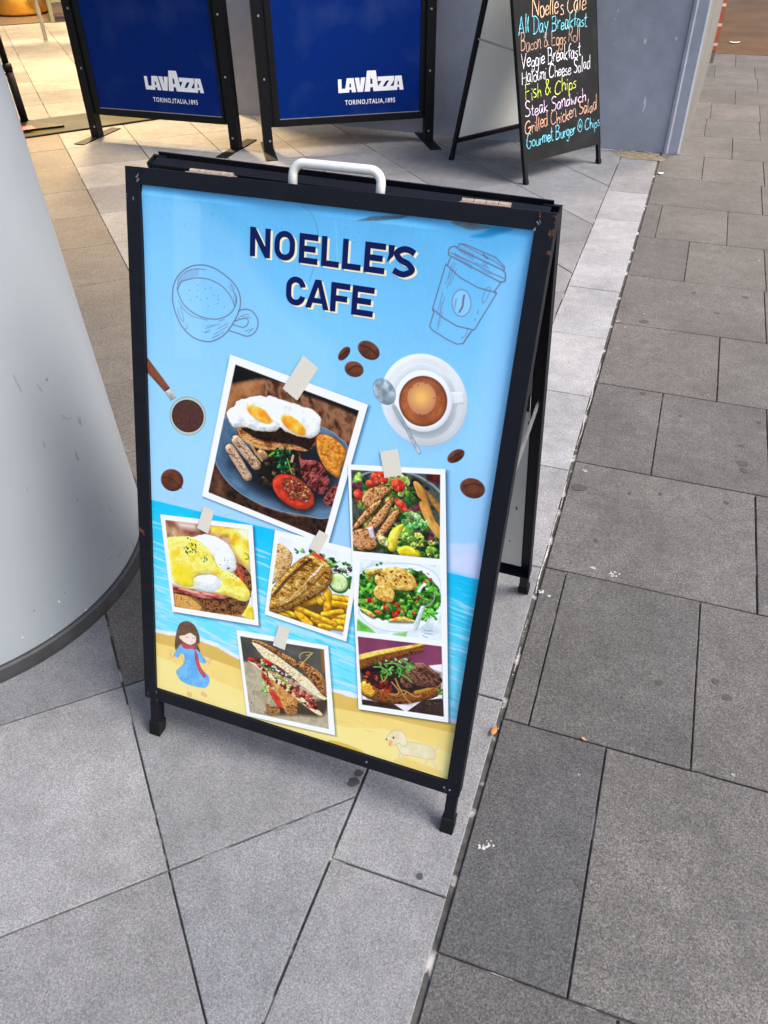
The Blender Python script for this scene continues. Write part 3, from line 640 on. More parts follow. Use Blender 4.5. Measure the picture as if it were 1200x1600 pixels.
# fallen leaves and paper scraps
M['leaf'] = mat('dry_orange_leaf', (.48, .20, .055), .6, noise=[(120, .3, 3)])
M['scrap'] = mat('white_paper_scrap', (.75, .74, .72), .8)
def leaf(loc, ang, ln, wd, m, name, label, cat, curl):
    bm = bmesh.new(); n = 9; rows_ = []
    for i in range(n):
        t = i/(n-1); h = math.sin(math.pi*min(1, t*1.05))**.8*wd/2+.0004; z = .003+curl*(2*t-1)**2
        rows_.append([bm.verts.new(((t-.5)*ln, y*h, z+abs(y)*curl*.6)) for y in (-1, 0, 1)])
    for a, b in zip(rows_, rows_[1:]):
        for k in (0, 1): bm.faces.new((a[k], a[k+1], b[k+1], b[k]))
    o = from_bm(name, bm, m, None, True); o.location = (*loc, .001); o.rotation_euler = (0, 0, ang)
    sm = o.modifiers.new('thick', 'SOLIDIFY'); sm.thickness = .0006
    tag(o, label, cat)
pp = [(-0.010,0.457),(0.173,0.500),(0.398,9.221),(0.028,4.546),(0.715,11.965)]
leaf(pp[0], rad(80), .026, .011, M['leaf'], 'dry_leaf', 'larger dry orange leaf lying in the joint at the edge of the pale border slabs', 'leaf', .004)
leaf(pp[1], rad(-18), .014, .005, M['leaf'], 'dry_leaf', 'tiny dry orange leaf caught in the joint between two dark slabs', 'leaf', .002)
leaf(pp[2], rad(5), .11, .05, M['scrap'], 'paper_scrap', 'white paper scrap on the brown floor beyond the brick corner', 'litter', .01)
leaf(pp[3], rad(15), .035, .024, M['scrap'], 'paper_scrap', 'white paper scrap on dark slabs near the foot of the grey wall', 'litter', .006)
# ------------------------------------------------------------------ poster print (vertex painted, flat)
def _h(ix, iy, s):
    n = (ix*374761393+iy*668265263+s*974634777) & 0xffffffff
    n = ((n ^ (n >> 13))*1274126177) & 0xffffffff
    return ((n ^ (n >> 16)) & 0xffff)/65535.0
def vn(x, y, s=0):
    ix = np.floor(x).astype(np.int64); iy = np.floor(y).astype(np.int64); fx = x-ix; fy = y-iy
    fx = fx*fx*(3-2*fx); fy = fy*fy*(3-2*fy)
    a, b, c, d = _h(ix, iy, s), _h(ix+1, iy, s), _h(ix, iy+1, s), _h(ix+1, iy+1, s)
    return (a*(1-fx)+b*fx)*(1-fy)+(c*(1-fx)+d*fx)*fy
def fbm(x, y, s=0, o=3):
    t = 0; a = .5; n = 0
    for i in range(o): t = t+a*vn(x*2**i+17.3*i, y*2**i+9.1*i, s+i); n += a; a *= .55
    return t/n
def sd_poly(P):
    P = np.array(P, float)
    def f(u, v):
        d2 = np.full(u.shape, 1e18); ins = np.zeros(u.shape, bool); j = len(P)-1
        for i in range(len(P)):
            ax, ay = P[j]; bx, by = P[i]; ex, ey = bx-ax, by-ay; L2 = ex*ex+ey*ey+1e-12
            t = np.clip(((u-ax)*ex+(v-ay)*ey)/L2, 0, 1); d2 = np.minimum(d2, (u-ax-t*ex)**2+(v-ay-t*ey)**2)
            if by != ay:
                c = ((ay > v) != (by > v)) & (u < ax+(v-ay)*ex/ey); ins ^= c
            j = i
        d = np.sqrt(d2); return np.where(ins, -d, d)
    f.bb = (P[:, 0].min(), P[:, 0].max(), P[:, 1].min(), P[:, 1].max()); return f
def sd_line(P, w):
    P = np.array(P, float)
    def f(u, v):
        d2 = np.full(u.shape, 1e18)
        for (ax, ay), (bx, by) in zip(P, P[1:]):
            ex, ey = bx-ax, by-ay; t = np.clip(((u-ax)*ex+(v-ay)*ey)/(ex*ex+ey*ey+1e-12), 0, 1)
            d2 = np.minimum(d2, (u-ax-t*ex)**2+(v-ay-t*ey)**2)
        return np.sqrt(d2)-w/2
    f.bb = (P[:, 0].min()-w, P[:, 0].max()+w, P[:, 1].min()-w, P[:, 1].max()+w); return f
def sd_ell(P):
    """centre and the ends of two half axes"""
    c, p, q = np.array(P, float); A = np.linalg.inv(np.array([p-c, q-c]).T); r = math.sqrt(np.hypot(*(p-c))*np.hypot(*(q-c))); R_ = max(np.hypot(*(p-c)), np.hypot(*(q-c)))*1.45
    def f(u, v):
        x, y = u-c[0], v-c[1]; k = np.hypot(A[0, 0]*x+A[0, 1]*y, A[1, 0]*x+A[1, 1]*y); return (k-1)*r
    f.bb = (c[0]-R_, c[0]+R_, c[1]-R_, c[1]+R_); return f
def spl(P, closed=True, n=5):
    if closed:
        q = [P[-1]]+list(P)+[P[0], P[1]]
    else: q = [P[0]]+list(P)+[P[-1]]
    out = []
    for i in range(1, len(q)-2):
        a, b, c, d = q[i-1:i+3]
        for k in range(n):
            t = k/n; out.append(tuple(.5*(2*b[m]+(c[m]-a[m])*t+(2*a[m]-5*b[m]+4*c[m]-d[m])*t*t+(3*b[m]-a[m]-3*c[m]+d[m])*t**3) for m in (0, 1)))
    if not closed: out.append(P[-1])
    return out
class Cv:
    def __init__(s, U, V, bg): s.U = U.ravel(); s.V = V.ravel(); s.C = np.tile(np.array(bg, float)/255, (s.U.size, 1)); s.k = 0
    def put(s, f, cols, fr=6., ct=2.2, aa=.5, al=1., wob=0., wf=5., bump=0., bf=2., dome=0., rim=4., edge=None, ew=2., shade=1., ang=0., st=1., lift=0.):
        """fill the shape f: mottled colours, organic outline, photo-like relief"""
        s.k += 1; bump *= .25; dome *= .5; b = f.bb; m = wob+aa+.6
        I = np.nonzero((s.U > b[0]-m) & (s.U < b[1]+m) & (s.V > b[2]-m) & (s.V < b[3]+m))[0]
        if I.size == 0: return
        u, v = s.U[I], s.V[I]
        def dist(u, v):
            if wob: 
                return f(u+wob*2*(fbm(u/wf, v/wf, s.k*3)-.5), v+wob*2*(fbm(u/wf+31, v/wf, s.k*3+1)-.5))
            return f(u, v)
        d = dist(u, v); J = d < aa; 
        if not J.any(): return
        I, u, v, d = I[J], u[J], v[J], d[J]; a = np.clip(.5-d/aa/2, 0, 1)*al
        if not isinstance(cols[0], (tuple, list)): cols = [cols]
        c = np.array(cols, float)/255
        if len(c) > 1:
            ca, sa = math.cos(ang), math.sin(ang); x, y = (u*ca+v*sa)/fr/st, (-u*sa+v*ca)/fr
            t = np.clip((fbm(x, y, s.k*7+5, 4)-.5)*ct+.5, 0, .9999)*(len(c)-1); i = t.astype(int); w = (t-i)[:, None]; col = c[i]*(1-w)+c[np.minimum(i+1, len(c)-1)]*w
        else: col = np.repeat(c, len(u), 0)
        if bump or dome:
            def H(u, v):
                h = bump*fbm(u/bf, v/bf, s.k*5+2, 3)
                if dome: h = h+dome*np.sqrt(np.clip(-f(u, v)/rim, 0, 1))
                return h
            e = .5; h0 = H(u, v); gx = (H(u+e, v)-h0)/e; gy = (H(u, v+e)-h0)/e
            n = np.sqrt(1+gx*gx+gy*gy); sh = (.45*gx-.65*gy+.62)/n/.62
            col = col*np.clip(1+shade*(sh-1), .25, 1.6)[:, None]
        if edge is not None:
            k = np.clip(1+d/ew, 0, 1)[:, None]; col = col*(1-k)+np.array(edge, float)/255*k
        if lift: col = col+lift
        s.C[I] = s.C[I]*(1-a[:, None])+np.clip(col, 0, 1)*a[:, None]
    def border(s, quads, col, k=1.10):
        g_ = s.C.mean(1, keepdims=True); s.C = g_+(s.C-g_)*.93; d = np.min([sd_poly(q)(s.U, s.V) for q in quads], 0); s.C = np.clip((s.C-.42)*k+.42, 0, 1); a = np.clip(.5+d/.8, 0, 1)[:, None]
        s.C = s.C*(1-a)+np.array(col, float)/255*a
    def shadow(s, f, dx, dy, soft, k):
        b = f.bb; I = np.nonzero((s.U > b[0]+dx-soft*2) & (s.U < b[1]+dx+soft*2) & (s.V > b[2]+dy-soft*2) & (s.V < b[3]+dy+soft*2))[0]
        d = f(s.U[I]-dx, s.V[I]-dy); a = np.clip(.5-d/soft/2, 0, 1)*k; s.C[I] *= (1-a[:, None]*np.array([1., .8, .7]))
def print_mesh(name, me_w, me_h, step, P0, ex, ey, h, paint, m, parent, bg, warp=None, quad=None):
    nx, ny = int(round(me_w/step))+1, int(round(me_h/step))+1
    S, T = np.meshgrid(np.linspace(0, me_w, nx), np.linspace(0, me_h, ny))
    U = P0[0]+S*ex[0]+T*ey[0]; V = P0[1]+S*ex[1]+T*ey[1]
    if quad:
        a, b, c, d = [np.array(p) for p in quad]; s0, t0 = (S/me_w)[..., None], (T/me_h)[..., None]
        Z = (d*(1-s0)+c*s0)*(1-t0)+(a*(1-s0)+b*s0)*t0; U, V = Z[..., 0], Z[..., 1]
    cv = Cv(U, V, bg); paint(cv)
    Hh = np.full(U.shape, float(h)) if warp is None else h+warp(U, V)
    s_ = (122.5+V)/1000; co = np.stack([(U-311.4)/1000, s_*sT-Hh/1000*cT, s_*cT+Hh/1000*sT], -1).reshape(-1, 3)
    i = np.arange(nx*ny).reshape(ny, nx); q = np.stack([i[:-1, :-1], i[:-1, 1:], i[1:, 1:], i[1:, :-1]], -1).reshape(-1, 4)
    me = bpy.data.meshes.new(name); me.vertices.add(nx*ny); me.vertices.foreach_set('co', co.astype(np.float32).ravel())
    me.loops.add(q.size); me.loops.foreach_set('vertex_index', q.astype(np.int32).ravel()); me.polygons.add(len(q)); me.polygons.foreach_set('loop_start', (np.arange(len(q))*4).astype(np.int32))
    me.update(calc_edges=True)
    at = me.color_attributes.new('Col', 'FLOAT_COLOR', 'POINT')
    at.data.foreach_set('color', np.c_[np.minimum(lin(cv.C)*PRINT_GAIN, .9), np.ones(len(cv.C))].astype(np.float32).ravel())
    return link(name, me, m, parent, True)

LINE = (106, 92, 122)
def ln(cv, P, w=1.1, c=LINE, al=.9, sp=True): cv.put(sd_line(spl(P, False) if sp and len(P) > 2 else P, w*1.25 if c is LINE else w), c, aa=.45, al=al)
PR = {}
PR['A'] = [(159.9,718.6),(405.8,677.8),(354.3,415.9),(106,453.7)]; PR['B'] = [(17.8,396.8),(208.9,420.4),(227.1,216.6),(39.8,193.8)]
PR['C'] = [(253.2,422.2),(415.7,422.9),(403.1,235.1),(238.5,244.8)]; PR['D'] = [(379.7,572.1),(543.1,598.2),(608.6,126.7),(438.3,97.4)]; PR['E'] = [(180.3,193.9),(368.8,215.6),(396.5,20.9),(207.7,1.1)]
def paint_bg(cv):
    U, V = cv.U, cv.V
    t = np.clip(V/962, 0, 1); top = np.array([98, 188, 238])/255; mid = np.array([146, 211, 250])/255; low = np.array([176, 216, 252])/255
    k = np.clip((t-.68)/.32, 0, 1)[:, None]; k2 = np.clip((.68-t)/.34, 0, 1)[:, None]
    cv.C[:] = mid*(1-k)*(1-k2)+top*k+low*k2
    # folded paper facets and faint mottling of the print
    n = fbm(U/170, V/230, 3, 2); cv.C *= (1+.05*(np.floor(n*9)/9-.5))[:, None]; cv.C *= (1+.035*(fbm(U/2., V/14., 8, 3)-.5))[:, None]
    cv.put(sd_poly([(1.9,960.6),(105.1,944.6),(172.5,901.5),(239.3,815.9),(341.1,756.6),(347.8,659.7),(164.9,486.1),(-4.5,436)]), (168, 220, 255), aa=14, al=.30); cv.put(sd_poly([(57.5,959.4),(105.1,944.6),(104.1,703.3),(54.8,695.3)]), (190, 230, 255), aa=3, al=.18)
    cv.put(sd_poly([(573.8,905.7),(621.4,945.4),(620,786.5),(626.2,555.5),(615.4,427.6),(573.3,640)]), (168, 218, 255), aa=12, al=.35)
    for P in ([(564,473),(610.5,484.6),(625.6,453.8),(622.4,423.6),(568.4,438.9)], [(573.5,449.7),(618.5,465.9),(619.2,423.9),(569.9,427.4)]): cv.put(sd_poly(P), (214, 220, 252), aa=3, al=.7, wob=3, wf=14)
    # dust near the top edge
    d = (vn(U/1.1, V/1.1, 40) > .93) & (vn(U/40, V/25, 41)+(V-880)/260 > .72); cv.C[d] *= .72
    # sea
    hz = [(-5,421.8),(619.7,420.4)]; 
    sea = [(-14.6,422.2),(625,420.7),(631,134.8),(431.6,124.2),(381.6,121.9),(266,129.3),(186.5,133.3),(141.6,142.9),(103.4,148.9),(48.7,144.2),(-5.9,136.8)]
    cv.put(sd_poly(sea), [(0, 190, 238), (14, 198, 240)], fr=40, aa=.5)
    f = sd_poly(sea); b = f.bb; I = np.nonzero((U > b[0]) & (U < b[1]) & (V > b[2]) & (V < b[3]))[0]; I = I[f(U[I], V[I]) < 0]
    (a0, c0), (a1, c1) = hz; dep = (c0+(U[I]-a0)*(c1-c0)/(a1-a0))-V[I]
    k = np.clip(dep/190, 0, 1)[:, None]; cv.C[I] = cv.C[I]*(1-k)+np.array([118, 226, 246])/255*k
    x, y = U[I]/46, (V[I]+.12*U[I])/4.6
    w = fbm(x, y, 21, 3); s1 = np.clip((w-.60+.10*k[:, 0])*9, 0, 1)*np.clip(dep/60, .12, .9); cv.C[I] = cv.C[I]*(1-s1[:, None])+np.array([178, 228, 252])/255*s1[:, None]
    w2 = fbm(x*.9+8, y*.8, 33, 3); s2 = np.clip((w2-.60)*9, 0, 1)*np.clip(dep/100, .1, .7); cv.C[I] = cv.C[I]*(1-s2[:, None])+np.array([60, 205, 240])/255*s2[:, None]
    # sand and foam
    shore = [(-5.9,136.8),(48.7,144.2),(103.4,148.9),(141.6,142.9),(186.5,133.3),(266,129.3),(381.6,121.9),(431.6,124.2),(535.6,131.1),(631.2,133.4)]
    bot = [(6.6,-53.9),(630.3,-43.6)]; cv.put(sd_poly(shore+[(660, -20), (-30, -20)]), [(226, 190, 96), (222, 184, 90)], fr=60)
    cv.put(sd_poly([(-6.8,109.4),(84.5,113.4),(189.8,106.2),(281,94.2),(388.2,83),(489.7,96.3),(625.3,107.1)]+[(660, -20), (-30, -20)]), [(242, 212, 118), (248, 218, 128)], fr=50, aa=1)
    cv.put(sd_poly([(-7.8,78.5),(84.2,70.7),(190.7,56.5),(296.9,43.8),(417.1,46.7),(492.2,70.7),(623.1,59.7)]+[(660, -20), (-30, -20)]), [(248, 226, 140), (250, 230, 148)], fr=50, aa=1.5)
    cv.put(sd_line(shore, 9), [(222, 228, 252), (240, 240, 255)], fr=15, aa=.8, wob=3.5, wf=22); cv.put(sd_line([(85.1,180),(148.5,158.3),(224.6,149.7),(318.8,143.4),(434.9,145.5)], 5), (214, 228, 252), al=.7, wob=4, wf=20)
    for P in ([(390.1,56.7),(422.7,57.8)], [(436.1,68.5),(454.4,66)], [(372.6,20),(392.7,19.6)], [(455.4,54.4),(468.2,54.6)], [(338.7,23.2),(365.8,22.1)], [(187.7,67.8),(204.6,65.8)]): ln(cv, P, 2.2, (236, 204, 110), .8)
    cv.put(sd_ell([(423.4,-1.5),(464.3,-3.2),(420,8.1)]), (228, 190, 76), aa=.6)
    # line-art cup
    o = "@220,390,5.335 "
    ln(cv, [(51.6,795.3),(54.3,814.8),(64.7,833.1),(84.8,847.7),(106.7,853.2),(128.4,851.2),(149.9,842),(167.2,829.6),(176.1,812.2),(175.3,793.4),(166,773),(150.9,751.5),(133.3,738.1),(115.3,732.4),(90.5,735.5),(70.1,749.2),(57.9,769.1),(52.1,787.7),(51.6,795.3)], 1.5)
    ln(cv, [(62,810.1),(69,822.3),(82.4,827.8),(95.7,831.8),(115.4,833),(126.3,831.3),(141.5,826.2),(152.4,818.3),(161.1,808.3),(166.7,795.9)], 1.2); ln(cv, [(61,811.8),(63,802.6),(72.9,786.7),(90.8,775.7),(110.9,770.8),(133.1,771.7),(150.6,778.5),(161.4,787.6),(166.7,795.9),(169.8,805.7),(167.4,816.6)], 1.3)
    ln(cv, [(61,811.8),(64.6,827.4),(78.1,839.4),(95.8,845.9),(114.3,846.7)], .8); ln(cv, [(62.9,792),(72.8,778.9),(90.8,769.9),(116.5,767.8)], .7); ln(cv, [(137.5,768.9),(148.5,773.4)], .7)
    for i in range(15): 
        cv.put(sd_line([(64.5,820.8),(69,827.1)][:1]+[], .1) if False else sd_line([([(62.6,815.8),(70.2,832.8),(75.9,838.2)][0][0]+i*2.6, [(62.6,815.8)][0][1]+i*.9+min(i, 6)*1.2), ([(62.6,815.8)][0][0]+i*2.6+2.0, [(62.6,815.8)][0][1]+i*.9+11+min(i, 6)*1.5)], .6), LINE, al=.8)
    for P in ([(159.7,828.6),(164.2,818.1),(165.4,807)], [(163,823.5),(168.6,813.1),(168.1,801.8)], [(155.5,827.1),(159.9,819.3)], [(157.5,832.9),(166.2,823.9)], [(164.5,799.4),(169.7,811.3)], [(61.5,779.3),(64.7,766.1),(71.4,758.3),(71.5,767.1),(66.1,781.9)], [(77,755.2),(79.7,749.7),(74.7,747)], [(115.4,757.9),(139.8,764.4)], [(113.1,753.7),(128.7,759.9)], [(112,747.6),(123.2,752.8)], [(135.4,756),(155.1,768.6)], [(128.8,746.2),(155.2,763.8)], [(126.6,740),(146.5,752.8)], [(125.4,739.5),(137.7,746.6)], [(110.9,746.5),(119.8,748.8)], [(172.4,777.8),(183,786),(191.6,787.2)], [(179.9,782.7),(196,783.1)], [(185.7,759.7),(200.7,766.7)], [(191.2,757.6),(198.6,764.5)]): ln(cv, P, .7, al=.8)
    ln(cv, [(173.3,790.3),(182.8,794.4),(195.7,794.4),(205.5,786.4),(209,775.5),(204,761.5),(190.2,752.6),(172.8,754.8),(157.4,756.4)], 1.4); ln(cv, [(167,773.2),(178.9,778.7),(189.6,780.3),(190.8,772.9),(183.4,766),(172.6,766.4),(163.9,767)], 1.2)
    for x, y in [(98.9,821.5),(83.8,811.1),(98.9,813.1),(113.2,817.8),(122.4,820.3),(85.4,796.5),(104.3,798.7),(116.5,803.2),(128.5,809.5),(135.6,797.3),(118.7,791.1),(148.3,793.7),(97,802.8),(136.8,809.7),(137.3,804.1)]: ln(cv, [(x-1, y), (x, y-.9), (x+1.1, y)], .7, al=.8)
    # line-art take-away cup
    for w, P in ((1.4, [(506.4,921.9),(508.8,927),(515.7,929.1),(519.1,926.3),(587.7,905.3),(592.4,901.2),(593,890.8),(586.3,889),(507.1,916.3),(506.4,921.9)]), (1.2, [(519,927.2),(521.3,933.1),(529.4,933.1),(575.4,920.7),(589,910.2),(590,903.7)]), (1.0, [(509.8,919.5),(540.6,910.9),(572.6,899.6),(591.4,894.4)]), (.9, [(524.4,932.5),(551,923.4),(574.2,915.9),(588.3,908.2)]),
                 (1.3, [(510.6,912.9),(507.3,902),(504.7,902.7),(492.6,838.1),(495.2,834.4),(491.3,813.5),(495.1,808.9),(517.9,798.9),(535.7,793.5),(545,795.9),(555.8,816.9),(559.6,819.5),(583.6,873.3),(579.4,874.1),(587.4,888.2)]), (1.3, [(506.9,902),(527.3,888.1),(555.5,877.3),(582.5,874.1)]), (1.3, [(493.7,838.2),(509.9,828.4),(532.3,819.5),(557.8,817.6)])): ln(cv, P, w, sp=False)
    cv.put(sd_ell([(534.7,852.9),(549,854.9),(537.3,833.8)]), LINE, aa=.5); 
    E_ = [(534.7,852.9),(548,854.8),(537.2,834.8)]; I0 = (138, 206, 250); cv.put(sd_ell(E_), I0, aa=.5)
    ln(cv, [(537.2,864.1),(536.8,856.2),(536.8,848.3),(533.3,839.8)], 2.2); ln(cv, [(557.2,922.3),(563.8,918.4)], 2)
    for i in range(10):
        a = [(522.8,929.5),(522.8,922),(516.9,920.3),(516.7,913.7)]; ln(cv, [(a[0][0]+i*2.3, a[0][1]-i*.9), (a[1][0]+i*2.3, a[1][1]-i*.9)], .6, sp=False); ln(cv, [(a[2][0]+i*2.8, a[2][1]-i*1.4), (a[3][0]+i*2.8, a[3][1]-i*1.4)], .6, sp=False)
    for P in ([(518.6,907.2),(510.9,870.4)], [(515.4,907.8),(508.1,875.9)], [(513.1,901.8),(511.2,884.1)], [(521.7,899),(514.5,874.8)], [(505.4,863.8),(499.9,831)], [(508.6,858.3),(502.9,815.2)], [(505,849.8),(504.1,831.6)], [(508.9,836.3),(503.5,810.2)], [(546.7,910.7),(567.7,905.7)], [(558.2,901.6),(572.9,897.8)], [(558.5,913),(558.2,908.3)], [(561.6,912.5),(561.3,907.7)], [(563.8,911.8),(563.7,908)], [(525.3,856.6),(524.5,846.5),(527.1,842.9)], [(527.1,858.8),(526.1,846.8)]): ln(cv, P, .6, al=.8, sp=False)
    for P in ([(569.4,880.1),(564.4,865.8),(565.6,857.2),(569.9,862.7),(573.7,878.7),(569.4,880.1)], [(561.5,846.8),(559.5,842.5),(562.6,842)], [(557.9,834.3),(556.8,832.2),(558.9,831.9)], [(549.2,819),(546.6,807.4),(540.8,803.5)], [(552.2,812.4),(544.8,796.9)]): ln(cv, P, .7, al=.8)
    # coffee beans
    for P, S_ in (([(399.2,762.8),(417,762.6),(395.9,777)], [(385,768.4),(398.9,766.7),(413.4,757.1)]), ([(377.6,729.8),(393.5,730.9),(376.6,742.2)], [(368.2,725.7),(377.2,734.3),(388.9,735.2)]), ([(359.2,751.4),(369,757),(360.1,761.6)], [(352.7,744.4),(360.7,753.7),(367.8,757.8)]), ([(556.7,622.5),(569.7,628.8),(556.8,633.5)], [(546.9,614.6),(556.9,625.1),(566.2,632.3)]), ([(589.9,575.6),(609.6,577.8),(587.1,592.2)], [(575.9,575.7),(589.4,583),(603.7,582.9)]), ([(44.5,470.8),(67.8,470.9),(48.3,492.7)], [(26.5,471.9),(41.2,473.8),(64.9,459.1)])):
        cv.put(sd_ell(P), [(84, 40, 26), (116, 62, 38)], fr=14, dome=5, rim=9, shade=.55, aa=.5); ln(cv, S_, 1.6, (44, 18, 12), 1)
    # cup and saucer
    for P, c in (([(494.7,700),(563.2,709.1),(483.1,771)], (226, 230, 230)), ([(494.8,699.3),(547.3,706.2),(485.8,757.2)], (212, 218, 218))):
        cv.put(sd_ell(P), [c, tuple(x+12 for x in c)], fr=40, dome=3, rim=7, shade=.3)
    cv.put(sd_ell([(504.2,676.1),(548.2,682.1),(507.3,631.1)]), (150, 156, 160), aa=26, al=.45)
    cv.put(sd_poly([(535.4,721.5),(555.8,724),(560.6,707.5),(539.1,701.4)]), (232, 236, 236), dome=2, rim=3, shade=.4, aa=.6)
    cv.shadow(sd_ell([(494.4,698.8),(540.2,706),(488.1,746.8)]), 1, -5, 5, .22)
    cv.put(sd_ell([(494.4,698.8),(540.2,706),(488.1,746.8)]), (244, 246, 246), dome=3, rim=6, shade=.35)
    cv.put(sd_ell([(494.1,698.8),(532.4,705.2),(489.6,738.2)]), [(150, 78, 40), (186, 104, 58)], fr=20, edge=(110, 50, 24), ew=6)
    cv.put(sd_ell([(491.6,703.2),(514,706.8),(488.7,728.6)]), (206, 138, 96), aa=.8, al=.9); cv.put(sd_ell([(490.7,704.8),(505,707.4),(489.1,718.8)]), (250, 190, 100), aa=10); 
    for x, y in [(469.6,716.5),(474.6,717.8),(464,690),(465.9,693.7),(523.5,702.3),(523.2,708.4),(511.3,706.9),(498.8,676.4),(509.3,668),(492,677.8),(494.8,727.4),(483.7,722.9),(509.1,682.6),(517.5,678.6),(462.6,694.2)]: cv.put(sd_ell([(x, y), (x+.9, y), (x, y+.9)]), (96, 40, 20))
    cv.put(sd_line([(448.6,682.7),(472.7,651.9),(497.4,616.3)], 6), [(150, 162, 168), (206, 214, 218)], fr=9, edge=(96, 106, 112), ew=1, dome=2, rim=2, shade=.5); cv.put(sd_ell([(430.4,703),(444.8,686.5),(417.5,691.7)]), [(120, 138, 148), (206, 216, 220)], fr=9, dome=3, rim=6, shade=.6, edge=(90, 104, 112), ew=1.2)
    # portafilter
    cv.put(sd_poly([(-3.8,691.4),(44.8,641),(33.9,631.7),(-4.8,664.2)]), [(124, 66, 42), (150, 84, 58)], fr=9, dome=4, rim=6, shade=.6); cv.put(sd_poly([(32.7,632.5),(46.1,642.3),(56.5,627.2),(44.4,618.6)]), [(150, 160, 160), (206, 210, 208)], fr=5, dome=2, rim=5, shade=.5)
    cv.put(sd_ell([(78.2,597.5),(101.3,627.8),(105.8,579.4)]), (196, 204, 190), edge=(120, 130, 120), ew=2); cv.put(sd_ell([(78.2,597.5),(98,623.4),(103,582.7)]), [(62, 34, 30), (96, 58, 50)], fr=1.1, ct=3, edge=(46, 26, 22), ew=3)
    # girl in a blue dress, small drawing
    g = "@230,780,4.705 "
    hair = [(98, 70, 50), (124, 94, 70)]
    cv.put(sd_poly(spl([(49.9,156.4),(57.8,172.8),(73.2,181.3),(88.3,177.1),(98.7,158.5),(100.2,140.1),(95.6,135.6),(101.6,118.4),(94,122.4),(75.6,126.3),(57.1,123.8),(45.9,105.9),(44,123)])), hair, fr=12, st=.4, aa=.5, edge=(64, 44, 34), ew=1.1)
    cv.put(sd_poly(spl([(55.9,145.6),(63.7,152.6),(82,156.6),(91.1,153.1),(91,138.9),(78.7,128.8),(64.9,130.9),(57.3,136.5)])), (252, 226, 206)); cv.put(sd_poly([(52.8,147.8),(60.8,167.4),(79.2,174.4),(92.7,164.5),(91.7,151.7),(79,157.2),(66,147.1),(55.8,142.4)]), hair, fr=12)
    for P in ([(68.1,143.6),(71.2,143.3),(75.2,146.4)], [(83.5,146.1),(87.4,146.3),(89.9,148.9)]): ln(cv, P, .7, (90, 60, 50))
    cv.put(sd_poly(spl([(58.6,122.6),(90.9,123.1),(113.8,103.1),(112.2,96.2),(103,94.9),(95.4,103.7),(93.8,87.1),(118.4,69),(121.5,53.7),(112.2,37.4),(87.2,32.4),(58.8,34.7),(46.4,50.6),(48.2,59.4),(64.2,80.9),(64.5,100.4),(56.7,101.2),(50.3,90.1),(41.6,93.3),(49,108.5)])), [(96, 172, 228), (126, 194, 240)], fr=14, aa=.5, edge=(58, 118, 184), ew=1.1)
    ln(cv, [(65.2,82.8),(81.4,83.8),(93.2,88.5)], .8, (70, 130, 190)); 
    for x, y in [(53.3,46.2),(62.1,42.4),(73.1,39.4),(85.7,39.2),(98.2,40.7),(109.1,45.6),(117.8,55.7)]: ln(cv, [(x-.8, y), (x+.8, y-.5)], .8, (225, 240, 250), sp=False)
    cv.put(sd_poly(spl([(60.2,127.9),(75.6,127.9),(91,131),(89.4,122.6),(95.4,110.1),(101.5,86.3),(113.7,67.5),(109.1,61.1),(96.8,75),(89.2,98.5),(87.8,120.5),(69.3,116.4),(60.1,119.9)])), [(190, 64, 78), (214, 92, 100)], fr=3, edge=(136, 36, 54), ew=1)
    for P in ([(42.4,90.3),(33,92.2)], [(42.4,88.6),(34.5,86.2)], [(113.8,101.5),(125.9,108.5)], [(113.8,99.9),(124.4,100.1)]): ln(cv, P, 1.9, (240, 176, 150), sp=False)
    for P in ([(33,92.2),(34.9,104.8)], [(33,90.6),(30.6,80)], [(36.2,91.6),(40.7,83.9)], [(125,108.2),(123.2,118.8)], [(125,106.6),(129,111.1)], [(122.9,101.2),(121.4,94.3)]): ln(cv, P, 1., (226, 150, 130), sp=False)
    for P in ([(51.8,144.4),(49.6,124.7),(47.5,109.6)], [(95.7,157.6),(97.7,142.5),(99.5,124.1)], [(66.9,167.7),(76.1,175.1),(85.2,173.1)], [(56.7,98),(63.4,87.1),(63.2,79)], [(94.5,109.8),(97.5,97.9)], [(75.1,74.6),(71.6,43.9)], [(90.6,79.6),(96.7,48.8)]): ln(cv, P, .8, (70, 90, 130) if P[0][1] < 130 else (70, 50, 40), .6)
    cv.put(sd_ell([(57.3,139.1),(60.4,139.1),(56.7,143.3)]), (252, 222, 200), edge=(200, 150, 120), ew=.6); ln(cv, [(81.2,136.9),(83.7,138.3)], .7, (200, 110, 100))
    for P in ([(69.9,31.6),(74.3,8)], [(102.8,34.3),(110.6,18.5)]): ln(cv, P, 2.2, (246, 206, 186), sp=False)
    for P in ([(75.9,8.5),(81.3,8.3),(76,14.6)], [(109.6,19.2),(115.9,18.6),(109.7,23.9)]): cv.put(sd_ell(P), (240, 190, 150), edge=(190, 130, 90), ew=.8)
    # small cream dog
    k_ = (232, 216, 168)
    cv.put(sd_poly([(512.5,1.7),(534.3,20.7),(610.6,14.6),(611.8,4.5),(554.2,-0.1)]), (244, 206, 110), al=.7, aa=1)
    for P in ([(533.2,30.9),(533.9,9.9)], [(527.2,32.2),(526.3,12.4)], [(587.7,37.4),(599.3,17.3)], [(580.8,34.8),(577,17.5)]): ln(cv, P, 4.4, k_, 1, sp=False)
    ln(cv, [(590.2,52.3),(595.8,64.7),(596.2,75.2)], 4, k_, 1)
    cv.put(sd_poly(spl([(519.8,47),(539.1,57.6),(576.1,62.6),(591.1,56.1),(593.4,37.8),(574.1,30.5),(548.2,27.7),(533.9,24.1),(522.6,34)])), [k_, (244, 232, 192)], fr=12, edge=(150, 134, 96), ew=.9)
